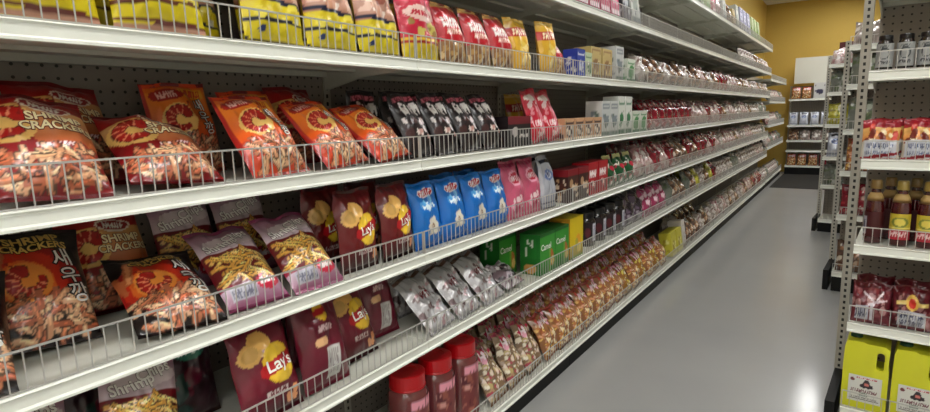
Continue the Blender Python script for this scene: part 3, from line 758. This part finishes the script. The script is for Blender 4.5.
carton('grey_carton', 'plain dark grey carton', .17, .12, .15, (70, 72, 76), [(84, 86, 90), (60, 62, 66)])
carton('pink_carton', 'deep pink carton', .13, .1, .22, (206, 60, 110), [(236, 150, 180), (180, 30, 80), (246, 220, 230)])
carton('black_carton', 'narrow black carton', .14, .1, .24, (40, 42, 50), [(180, 184, 190), (60, 64, 80)])
carton('white_tall_carton', 'narrow white carton', .16, .1, .25, (200, 202, 196), [(150, 160, 150), (110, 120, 120)])
carton('lilac_carton', 'lilac and white carton', .2, .12, .26, (190, 190, 214), [(90, 90, 150), (226, 226, 236)])
carton('lime_carton', 'lime green and white carton', .16, .12, .26, (206, 220, 170), [(150, 190, 60), (236, 240, 226), (110, 160, 50)])
carton('yellow_carton', 'yellow carton', .16, .1, .2, (206, 196, 60), [(170, 150, 40), (236, 230, 150)])
carton('plain_white_carton', 'plain white carton with dark edge', .1, .12, .24, (214, 206, 200), [(196, 190, 184), (150, 120, 110)])
carton('maroon_carton', 'square dark maroon carton', .13, .09, .14, (84, 18, 30), [(110, 30, 40), (70, 12, 22)])

# ------------------------------------------------------------------ placing goods
PLACED = []
def put(key, origin, axis_rz, pos, z, front=0.012, tilt=0, yaw=0, roll=0, shelf='', row='row', unit='', cat_row=None):
    """stand a thing on a shelf whose front edge passes through origin along the direction axis_rz.
    pos: metres along the shelf; front: gap from the shelf edge to the thing's front"""
    k = KIND[key]
    R = Matrix.Rotation(axis_rz + math.radians(yaw), 3, 'Z') @ Matrix.Rotation(math.radians(-tilt), 3, 'X') @ Matrix.Rotation(math.radians(roll), 3, 'Y')
    Rn = np.array(R)
    P = k['v'] @ Rn.T
    A = np.array([math.cos(axis_rz), math.sin(axis_rz)]); B = np.array([-math.sin(axis_rz), math.cos(axis_rz)])
    al = P[:, :2] @ A; bk_ = P[:, :2] @ B
    a0 = pos - (al.max() + al.min()) / 2; b0 = front - bk_.min()
    xy = np.array(origin[:2]) + A * a0 + B * b0
    loc = (xy[0], xy[1], z - P[:, 2].min() + 0.0008)
    if k['root']: o = bpy.data.objects.new(k['name'], k['root'])
    else: o = bpy.data.objects.new(k['name'], None)
    COL.objects.link(o)
    o.location = loc
    o.rotation_euler = R.to_euler()
    for nm, me in k['parts']:
        c = bpy.data.objects.new(nm, me); COL.objects.link(c); c.parent = o
    o['category'] = k['cat']
    PLACED.append((o, k['desc'], shelf, row, unit, pos, key))
    return o

rnd = random.Random(5)
def left(key, y, shelf, tilt=8, yaw=0, roll=0, front=0.014, row='front row'):
    return put(key, (XF, 0), R90, y, LV[shelf] + LIP, front, tilt, yaw, roll, shelf, row, '')

# fifth shelf: yellow and red snack bags
for y, k, yw, rl in [(-.42, 'yellow', 0, 0), (-.21, 'yellow_b', 3, 0), (.0, 'yellow', -2, 0), (.205, 'yellow_b', 0, 0), (.415, 'yellow_b', -2, 1), (.63, 'yellow_b', 2, -1),
                     (.915, 'yellow', 3, 1), (1.103, 'yellow', 0, 0), (1.29, 'yellow', 2, -1)]:
    left(k, y, S5_, 10, yw, rl)
left('yellow', .775, S5_, 8, 0, 0, .175)
left('pink_yellow', 1.495, S5_, 10, 2, 0)
for y in (1.69, 1.865, 2.04): left('red_white', y, S5_, 14, 2, rnd.uniform(-1, 1), .03)
left('gold', 2.21, S5_, 12, 0, 0, .03); left('gold', 2.44, S5_, 5, 0, -2)
for y in (1.48, 1.65, 1.82, 1.99, 2.16): left('gold', y, S5_, 16, 0, rnd.uniform(-1, 1), .17, 'back row')
for y in (.10, .307, .53, 1.02, 1.23): left('yellow_b', y, S5_, 10, 0, 0, .17, 'back row')
left('red_white', 2.61, S5_, 25, 0, 3, .05)
for y, k in [(2.77, 'blue_carton'), (2.87, 'mint_carton'), (3.0, 'gold_carton'), (3.17, 'gold_carton'), (3.35, 'white_carton'), (3.56, 'green_carton')]:
    left(k, y, S5_, 0, 0, 0, .02 if k != 'gold_carton' else .03)
# fourth shelf: shrimp crackers, black bags, cartons
left('shrimp_red', .40, S4_, 44, 0, 6, .012)
left('shrimp_red', .175, S4_, 47, 2, 0, .012)
left('shrimp_red', -.10, S4_, 30, 0, 0, .012)
left('shrimp_red', -.35, S4_, 30, 0, 4, .012)
left('shrimp_red', .52, S4_, 30, 4, 4, .235)
left('shrimp_red', .635, S4_, 58, 2, 8, .012)
left('shrimp_orange', .79, S4_, 14, 0, -2, .25)
left('shrimp_orange', .875, S4_, 36, 2, -2, .012)
left('shrimp_orange', .99, S4_, 26, 2, -3, .20)
left('shrimp_orange', 1.10, S4_, 42, 2, -6, .012)
left('shrimp_orange', 1.30, S4_, 46, 2, -8, .012)
for y, t, yw in [(.30, 24, 0), (1.20, 24, 3)]: left('shrimp_red', y, S4_, t, yw, 0, .265, 'back row')
for y in (1.475, 1.63, 1.785, 1.94): left('black_pink', y, S4_, 22, 2, -3, .03)
for y in (1.42, 1.58, 1.74, 1.90): left('black_pink', y, S4_, 10, 0, 1, .2, 'back row')
left('black_tray', 2.13, S4_, 0, 0, 0, .03)
left('pink_lean', 2.325, S4_, 14, 2, -7, .02); left('pink_lean', 2.475, S4_, 16, 2, -7, .02)
left('gold', 2.47, S4_, 6, 0, 0, .2, 'back row')
for y in (2.63, 2.755): left('tan_carton', y, S4_, 0, 0, 0, .02)
for y in (2.88, 3.005): left('tan_carton', y, S4_, 0, 0, 0, .02)
left('grey_carton', 2.72, S4_, 0, 0, 0, .2, 'back row')
for y in (3.135, 3.27): left('white_carton', y, S4_, 0, 0, 0, .02)
for y in (3.40, 3.53): left('tall_green_carton', y, S4_, 0, 0, 0, .02)
for y in (3.68, 3.84): left('green_carton', y, S4_, 0, 0, 0, .02)
# third shelf
left('shrimp_black', .22, S3_, 48, 0, 12, .012)
left('shrimp_black', -.03, S3_, 48, 0, 4, .012)
left('shrimp_black', -.25, S3_, 32, 0, 4, .012)
left('shrimp_black', .40, S3_, 34, 4, 8, .16, 'back row')
left('shrimp_red', .59, S3_, 24, 2, 2, .29, 'back row')
left('shrimp_black', .615, S3_, 62, 0, 8, .012)
left('shrimp_chips', .80, S3_, 50, 0, 2, .03)
left('shrimp_chips', .975, S3_, 46, 0, 1, .012)
left('shrimp_chips', .79, S3_, 18, 0, 0, .30, 'back row'); left('shrimp_chips', .97, S3_, 18, 0, 0, .30, 'back row')
left('potato_dark', 1.16, S3_, 6, 0, 0, .02); left('potato_dark', 1.33, S3_, 6, 4, 0, .015)
left('potato_dark', 1.145, S3_, 4, 0, 0, .15, 'back row'); left('potato_dark', 1.31, S3_, 4, 0, 0, .14, 'back row')
for y in (1.492, 1.648, 1.804, 1.96): left('blue', y, S3_, 8, 0, 0, .02)
left('blue', 1.76, S3_, 8, 0, 0, .13, 'back row'); left('blue', 1.92, S3_, 8, 0, 0, .13, 'back row')
for y in (2.116, 2.272): left('pink', y, S3_, 9, 0, 0, .02)
left('silver', 2.427, S3_, 10, 0, 0, .02); left('silver', 2.52, S3_, 10, 0, 0, .12, 'back row')
left('choco', 2.66, S3_, 0); left('choco', 2.80, S3_, 0)
for y in (2.95, 3.10): left('redbox', y, S3_, 0, 0, 0, .02)
for y in (3.28, 3.46, 3.64): left('green_bag', y, S3_, 12, 0, 0, .02)
# second shelf
left('shrimp_chips', .51, S2_, 24, 6, 14, .03)
left('shrimp_chips', .29, S2_, 24, 6, 10, .03)
left('dark_green', .66, S2_, 8, 0, 0, .17)
left('dark_green', .47, S2_, 12, 0, 0, .2, 'back row')
left('potato_maroon', .81, S2_, 18, 4, 2, .02)
left('potato_dark', .90, S2_, 8, 0, 0, .2, 'back row')
left('maroon_plain', 1.0, S2_, 16, 4, 3, .02)
left('maroon_plain', 1.09, S2_, 14, 0, 4, .18, 'back row')
left('potato_maroon', 1.18, S2_, 24, 10, 4, .08)
left('maroon_plain', 1.36, S2_, 18, 0, 2, .15)
for y in (1.52, 1.70, 1.88): left('silver_clear', y, S2_, 44, 2, -4, .015)
for y in (1.60, 1.79): left('silver_clear', y, S2_, 25, 0, 0, .22, 'back row')
left('candy', 2.07, S2_, 60, 4, 0, .02); left('candy', 2.0, S2_, 60, -4, 0, .24, 'back row')
left('green_box', 2.23, S2_, 0, 0, 0, .16); left('green_box', 2.375, S2_, 0, 0, 0, .02); left('green_box', 2.54, S2_, 0, 0, 0, .02)
left('yellow_box', 2.72, S2_, 0, 0, 0, .02)
for y in (3.0, 3.17, 3.34, 3.50): left('dark_jar', y, S2_, 0, 0, 0, .03)
for y in (3.08, 3.25, 3.42): left('dark_jar', y, S2_, 0, 0, 0, .17, 'back row')
for y in (3.66, 3.85): left('far_mauve', y, S2_, 14, 0, 0, .02)
for y in (4.04, 4.235, 4.43): left('far_magenta', y, S2_, 18, 0, 0, .02)
# bottom shelf
left('teal_bag', 1.02, S1_, 20, 0, 5, .05); left('teal_bag', 1.23, S1_, 14, 0, -5, .05)
for y in (1.42, 1.585, 1.75): left('red_lid_jar', y, S1_, 0, 20, 0, .04)
y = 1.92
i = 0
while y < 4.6:
    k = 'nuts_pink' if y < 2.35 else ('nuts_orange' if y < 3.3 else ('nuts_orange' if i % 2 else 'nuts_yellow'))
    left(k, y, S1_, rnd.uniform(22, 28), rnd.uniform(0, 3), rnd.uniform(-5, -2), .02)
    left(k, y + .05, S1_, rnd.uniform(10, 13), 0, 0, .17, 'back row')
    left('nuts_tall', y + .02, S1_, rnd.uniform(3, 5), 0, 0, .29, 'rear row')
    y += .17; i += 1
left('yellow_carton', 4.78, S1_); left('yellow_carton', 4.96, S1_); left('plain_white_carton', 5.12, S1_)
# sixth and top shelves
for y in (2.62, 2.78, 2.94, 3.10, 3.26): left('pink_carton', y, S6)
left('black_carton', 3.46, S6); left('white_tall_carton', 3.64, S6)
for y in (2.1, 2.3, 2.46): left('gold_carton', y, S6)
for y in (4.0, 4.18, 4.38, 4.58, 4.8, 5.0): left('white_tall_carton', y, TOP)
for y in (5.25, 5.45): left('mint_carton', y, TOP)
for y, k in ((5.7, 'lime_carton'), (5.95, 'pink_carton'), (6.2, 'far_pink'), (6.5, 'white_tall_carton'), (6.8, 'far_brown'), (7.05, 'gold_carton'), (7.3, 'white_tall_carton'), (7.6, 'lilac_carton'),
             (7.85, 'lilac_carton'), (8.15, 'lilac_carton'), (8.5, 'lime_carton'), (8.75, 'lime_carton'), (9.05, 'lime_carton')): left(k, y, TOP)
def far_row(shelf, y0, y1, seq, pitch=.195, tilt=20):
    y = y0; i = 0
    while y < y1:
        f = (y - y0) / (y1 - y0)
        ks = seq[min(int(f * len(seq)), len(seq) - 1)]
        left(rnd.choice(ks), y, shelf, tilt + rnd.uniform(-6, 8), rnd.uniform(0, 4), rnd.uniform(-3, 1), .018)
        if y < 6.3: left(rnd.choice(ks), y + .04, shelf, rnd.uniform(6, 10), 0, 0, .20, 'back row')
        y += pitch * rnd.uniform(.97, 1.08); i += 1
W_, P_, R_, B_, G_, Y_, Mg = 'far_white', 'far_pink', 'far_red', 'far_brown', 'far_grey', 'far_yellow', 'far_magenta'
far_row(S6, 7.9, 10.35, [[P_, W_], [W_, B_], [P_, W_]])
far_row(S5_, 3.85, 10.35, [[P_, B_, W_], [P_, W_, B_], [W_, R_, B_, P_], [P_, B_, W_], [W_, P_, B_]])
far_row(S4_, 4.05, 10.35, [[R_], [R_, P_], [R_, R_, P_], [W_, P_, B_], [W_, P_], [W_, B_], [W_, G_]])
far_row(S3_, 3.85, 10.35, [[P_, R_], [R_, B_, P_, W_], [R_, P_, R_, Y_], [W_, P_], [P_, B_], [W_, P_], [P_, W_], [W_, G_]])
far_row(S2_, 4.63, 10.35, [[G_, B_], [G_, W_, Y_, B_], [R_, P_, G_, W_], [G_, W_], [W_], [W_, G_], [W_, P_]])
far_row(S1_, 5.3, 10.35, [[W_, B_], [W_, P_], [W_, B_], [W_, P_, B_], [W_, R_]])
# shelving beyond the long run
for sh, z in LV2.items():
    y = 10.62
    while y < 12.8:
        if sh != 'top shelf':
            put(rnd.choice([W_, G_, W_, P_]), (XF, 0), R90, y, z + LIP, .018, 22, 2, rnd.uniform(-2, 2), sh, 'front row', 'short far left run')
        y += .2

# ---- back wall shelving goods
carton('white_face_carton', 'white carton with dark round picture', .2, .1, .3, (206, 206, 206), [(60, 60, 90), (206, 206, 206)], seed=4)
def bw(key, x, sh, tilt=12): put(key, (-1.12, 13.0), 0, x, LVB[sh] + LIP, .02, tilt, 0, 0, sh, 'front row', 'back wall shelving')
for x in (.12, .30): bw('nuts_orange', x, 'top shelf')
bw('white_face_carton', .52, 'top shelf', 0)
for x in (.10, .28, .46, .64, .82): bw('silver', x, 'third shelf up')
for x in (.12, .32, .52, .72): bw(W_ if x > .2 else B_, x, 'second shelf up', 20)
for x in (.11, .29, .48, .68, .88): bw('nuts_orange' if x < .5 else R_, x, 'bottom shelf')

# ---- nearest end unit: jars, bread bags, sauce bottles, jugs
def near(key, x, z, sh, tilt=0, yaw=0, front=.03, row='front row', roll=0):
    return put(key, (-0.005, 2.6), RZ, x, z + LIP, front, tilt, yaw, roll, sh, row, 'nearest end unit')
jar('black_lid_jar', 'jar', 'jar', 'dark jar with pale white label', .0265, .128, (40, 34, 32), (24, 24, 26),
    lab_canvas((160, 162, 160), 2, lambda c: c.rect(.0, .0, .16, 1, (150, 152, 154)).ell(.5, .58, .24, .2, (60, 64, 66)).ell(.5, .55, .18, .16, (170, 172, 172)).rect(.2, .1, .85, .3, (170, 172, 174)).script(.25, .14, .8, .27, (60, 60, 64), 7, .018).script(.3, .84, .7, .93, (70, 74, 76), 6, .015)), lidr=.8, neck=.87, lab=(.1, .76))
def bread(seed): return Canvas((206, 196, 180), .8, seed=seed).rect(0, .78, 1, 1, (150, 14, 34)).grad(.45, .78, (206, 120, 60), (236, 190, 110)).blobs(.1, .45, .9, .78, 16, [(236, 150, 60), (120, 40, 30), (246, 226, 180), (206, 60, 40)], .08).rect(.06, .04, .94, .46, (206, 210, 220)).script(.14, .26, .86, .36, (60, 76, 130), 16, .008).script(.15, .1, .85, .18, (110, 120, 160), 12, .009).stroke(.0, .0, 1, .14, .03, (150, 14, 34))
add_kind('bread', 'noodle_bag', 'noodle bag', 'white-red packet with food photo', root=bag_mesh('noodle_bag', .12, .15, .05, bread(5), (150, 20, 36), seed=111, nu=52, nv=44))
def meat(seed): return Canvas((92, 20, 30), .75, seed=seed).blobs(0, .1, 1, .8, 40, [(120, 34, 40), (70, 12, 20), (160, 110, 110), (130, 60, 60)], .07).rect(0, .85, 1, 1, (80, 8, 18)).ell(.5, .62, .16, .14, (230, 190, 90)).ell(.5, .6, .09, .09, (206, 50, 40)).rect(.1, .56, .35, .64, (214, 190, 110)).rect(.65, .56, .9, .64, (214, 190, 110)).rect(.16, .08, .84, .42, (180, 182, 190)).script(.2, .26, .8, .36, (60, 64, 90), 9, .014).script(.2, .12, .8, .2, (90, 90, 110), 11, .01)
def meat_star(seed): return Canvas((110, 40, 50), .75, seed=seed).blobs(0, .1, 1, .8, 34, [(130, 50, 56), (90, 24, 34), (176, 130, 130)], .07).rect(0, .85, 1, 1, (80, 8, 18)).stroke(.3, .75, .6, .5, .02, (236, 220, 226)).stroke(.55, .4, .8, .78, .02, (236, 220, 226)).stroke(.45, .45, .9, .6, .018, (226, 206, 214)).rect(.1, .08, .45, .42, (190, 190, 200)).script(.13, .14, .42, .36, (90, 90, 110), 5, .014).rect(.5, .08, .56, .5, (206, 200, 206))
add_kind('meat', 'noodle_bag', 'noodle bag', 'dark red packet with grey label', root=bag_mesh('noodle_bag', .128, .165, .06, meat(5), (80, 10, 20), seed=113, nu=52, nv=44, crumple=1.4))
add_kind('meat_star', 'noodle_bag', 'noodle bag', 'clear red packet with white star print', root=bag_mesh('noodle_bag', .128, .165, .06, meat_star(5), (80, 10, 20), seed=115, nu=52, nv=44, crumple=1.4))
def bottle(key, desc, r, h, body, cap, lab):
    s = Skin()
    pr = [(r * .9, 0), (r, .006), (r, h * .56), (r * .92, h * .66), (r * .55, h * .78), (r * .45, h * .84), (r * .45, h * .9)]
    s.ring(pr, [body] * len(pr), 24, ax=1.0, ay=.8); bm_ = s.mesh('body', [M['glassy']])
    s = Skin(); s.ring([(r * .62, h * .86), (r * .64, h * .87), (r * .6, h * .985), (r * .52, h)], [cap] * 4, 22, ax=1, ay=.9)
    cm = s.mesh('cap', [M['plastic']])
    s = Skin(); s.ring([(r * .62, h * .745), (r * .9, h * .67), (r * .8, h * .735), (r * .55, h * .80)], [(150, 110, 60)] * 2 + [(170, 140, 84)] * 2, 24, ax=1.04, ay=.86)
    nm = s.mesh('neck_band', [M['card']])
    def lf(u, v, off=0.0):
        t = -math.pi / 2 + (np.asarray(u) - .5) * 3
        return np.stack([np.cos(t) * (r + .0012), np.sin(t) * (r * .8 + .0012), h * (.1 + .4 * np.asarray(v))], -1)
    s = Skin(); s.patch(lf, lab, 30, 24); lm = s.mesh('label', [M['card']])
    add_kind(key, 'sauce_bottle', 'bottle', desc, ('body', bm_), ('cap', cm), ('neck_band', nm), ('label', lm))
bottle('sauce', 'dark red sauce bottle, yellow label', .031, .25, (70, 8, 12), (160, 136, 66),
       Canvas((196, 176, 50), 1, seed=3).rect(0, 0, 1, .42, (176, 40, 56)).rect(0, .44, 1, .5, (230, 220, 120)).ell(.5, .68, .3, .2, (120, 130, 50)).ell(.5, .68, .2, .14, (226, 206, 90)).script(.2, .14, .8, .3, (240, 206, 206), 6, .02))
bottle('sauce_plain', 'dark red grey-label sauce bottle', .030, .25, (66, 8, 12), (140, 112, 60),
       Canvas((66, 10, 14), 1, seed=3).rect(.0, .1, .25, .8, (170, 170, 180)).script(.02, .2, .22, .7, (90, 90, 110), 4, .015))
def jug_kind():
    import bmesh
    W, D, H = .158, .13, .30
    # side outline of the blocky handled jug, extruded and bevelled; the grip hole is cut through the upper right corner
    def outline_prism(pts, y0, y1, name):
        b = MB(); b.prism(pts, y0, y1, axis='y'); return b.mesh(name, [M['plastic']])
    pts = [(-W / 2, 0), (W / 2, 0), (W / 2, .18), (W / 2 - .004, .2), (W / 2 - .002, .272), (W / 2 - .018, .284), (.0, .284), (-.012, .29), (-.07, .288), (-W / 2 + .002, .262), (-W / 2, .2)]
    me = outline_prism(pts[::-1], -D / 2, D / 2, 'body')
    o = bpy.data.objects.new('tmp', me); COL.objects.link(o)
    cx, cz, hw, hh = .048, .218, .0135, .038
    hp = [(cx + hw * math.cos(t) , cz + (hh - hw) * (1 if math.sin(t) >= 0 else -1) + hw * math.sin(t)) for t in [k * math.pi / 8 + .02 for k in range(16)]]
    h = bpy.data.objects.new('tmp2', outline_prism(hp[::-1], -D, D, 'h')); COL.objects.link(h)
    bo = o.modifiers.new('b', 'BOOLEAN'); bo.object = h; bo.operation = 'DIFFERENCE'; bo.solver = 'EXACT'
    cb = MB(); cb.box(.022, .2, -D / 2 + .035, D, .172, .252)
    h2 = bpy.data.objects.new('tmp3', cb.mesh('h2', [M['plastic']])); COL.objects.link(h2)
    b2 = o.modifiers.new('b2', 'BOOLEAN'); b2.object = h2; b2.operation = 'DIFFERENCE'; b2.solver = 'EXACT'
    bv = o.modifiers.new('v', 'BEVEL'); bv.width = .012; bv.segments = 4; bv.limit_method = 'ANGLE'; bv.angle_limit = math.radians(35)
    bpy.context.view_layer.update()
    dg = bpy.context.evaluated_depsgraph_get()
    body = bpy.data.meshes.new_from_object(o.evaluated_get(dg))
    body.name = 'body'
    for ob in (o, h, h2): bpy.data.objects.remove(ob)
    body.materials.clear(); body.materials.append(M['jug'])
    for p in body.polygons: p.use_smooth = True
    cv = Canvas((214, 214, 206), .95, seed=3).ell(.12, .82, .07, .06, (120, 60, 60))
    cv.rect(.25, .88, .85, .95, (176, 40, 50)).script(.3, .895, .8, .935, (240, 220, 220), 9, .01)
    cv.ell(.55, .64, .2, .07, (50, 40, 44)).ell(.55, .74, .1, .12, (60, 50, 54)).ell(.55, .68, .07, .05, (206, 120, 110)).stroke(.36, .6, .5, .56, .02, (50, 40, 44)).stroke(.74, .6, .6, .56, .02, (50, 40, 44))
    cv.script(.1, .38, .9, .48, (110, 50, 66), 13, .014).rect(.35, .22, .6, .36, (190, 196, 190)).script(.36, .24, .6, .34, (90, 110, 90), 6, .01)
    cv.stroke(.08, .1, .92, .1, .02, (70, 60, 50)).script(.1, .14, .9, .19, (120, 110, 110), 16, .008)
    s = Skin()
    s.patch(lambda u, v, off=0: np.stack([(np.asarray(u) - .5) * .115 + .002, np.full(np.shape(u), -D / 2 - .0012), .03 + .115 * np.asarray(v)], -1), cv, 44, 40)
    lab = s.mesh('label', [M['card']], smooth=False)
    s = Skin(); s.ring([(.021, .283), (.022, .286), (.022, .298), (.019, .301)], [(16, 70, 44)] * 4, 28)
    cap = s.mesh('cap', [M['plastic']])
    for vtx in cap.vertices: vtx.co.x -= .042
    for me_ in (body, lab, cap):
        for vtx in me_.vertices: vtx.co.x *= .95; vtx.co.z *= .975
    add_kind('jug', 'jug', 'jug', 'yellow gallon jug with green cap', ('body', body), ('cap', cap), ('label', lab))
M['jug'] = newmat('yellow_jug_plastic', srgb((214, 214, 40)), 0.35, coat=0.15, bump=0.05, bscale=20)
jug_kind()
for x in (.108, .268, .428, .588, .748): near('jug', x, .105, 'bottom shelf', front=.02)
for k in range(12): near('black_lid_jar', .077 + .0605 * k, 1.45, 'top shelf', front=.02)
for k in range(7): near('bread', .088 + .124 * k, 1.121, 'third shelf up', 12, 0, .015)
for k in range(7): near('bread', .098 + .124 * k, 1.121, 'third shelf up', 6, 3, .12, 'back row')
near('sauce_plain', .088, .788, 'second shelf up', front=.05)
for k in range(7): near('sauce', .17 + .08 * k, .788, 'second shelf up', front=.04)
for k in range(8): near('sauce_plain', .13 + .08 * k, .788, 'second shelf up', front=.16, row='back row')
near('meat_star', .105, .468, 'lower shelf', 14, 0, .015)
for k in range(6): near('meat', .232 + .127 * k, .468, 'lower shelf', 14, 0, .015)
for k in range(7): near('meat', .11 + .125 * k, .468, 'lower shelf', 4, 2, .13, 'back row')
for x in (.12, .30, .48, .66, .82): near('white_carton', x + .02, 1.758, 'shelf over the jars', front=.03)
# middle and farthest end units
def mid(key, x, z, sh, tilt=14): put(key, (-0.10, 4.78), RZ, x, z + LIP, .02, tilt, 0, 0, sh, 'front row', 'middle end unit')
def fara(key, x, z, sh, tilt=14): put(key, (-0.295, 7.07), RZ, x, z + LIP, .02, tilt, 0, 0, sh, 'front row', 'farthest end unit')
for (sh, z), ks in zip(LVM.items(), ((W_, R_), (G_, B_), (G_, W_), ('nuts_orange', R_), (R_, R_), (B_, G_))):
    for i, x in enumerate((.14, .34, .54, .74)): mid(ks[i % 2], x, z if sh != 'bottom shelf' else .115, sh, 14 if sh != 'top shelf' else 42)
for (sh, z), ks in zip(LVA.items(), ((P_, W_), (G_, G_), (Y_, Y_), ('silver', 'far_mauve'), (G_, W_), (None, None))):
    for i, x in enumerate((.14, .34, .54, .74)):
        if ks[0]: fara(ks[i % 2], x, z, sh, 14 if sh != 'top shelf' else 42)
put('maroon_carton', (-0.295, 7.07), RZ, .14, 1.9, .405, 0, 0, 0, 'back panel top', 'front row', 'farthest end unit')

# ------------------------------------------------------------------ labels that single out each thing
from collections import defaultdict
rows = defaultdict(list)
bpy.context.view_layer.update()
FPX = 551.23
def in_view(key, o):
    P = KIND[key]['v'][::7] @ np.array(o.matrix_world.to_3x3()).T + np.array(o.location) - np.array((0, 0, CAM_H))
    d = P @ np.array(fw)
    x = 465 + FPX * (P @ np.array(r2)) / d; y = 206 - FPX * (P @ np.array(u2)) / d
    return bool(((d > 0) & (x > 1) & (x < 929) & (y > 1) & (y < 411)).any())
for rec in PLACED: rows[rec[1:5] + (in_view(rec[6], rec[0]),)].append(rec)
for (desc, shelf, row, unit, seen), recs in rows.items():
    recs.sort(key=lambda r: r[5])
    n = len(recs)
    where = ', ' + shelf + (', ' + unit if unit else ' on left')
    for i, rec in enumerate(recs):
        if n == 1: o_ = ''
        else: o_ = ', ' + ordinal(i) + ' from left'
        if row == 'rear row': o_ = (o_ + ' rearmost') if o_ else ', rearmost'
        if row == 'back row': o_ = (o_ + ' behind') if o_ else ', behind'
        if not seen: o_ = ', ' + ordinal(i) + (' behind,' if row == 'back row' else '') + ' past picture edge'
        rec[0]['label'] = desc + o_ + where
        if n > 1: rec[0]['group'] = '%ss in the %s, %s of %s' % (desc, row, shelf, unit or 'the long left run')
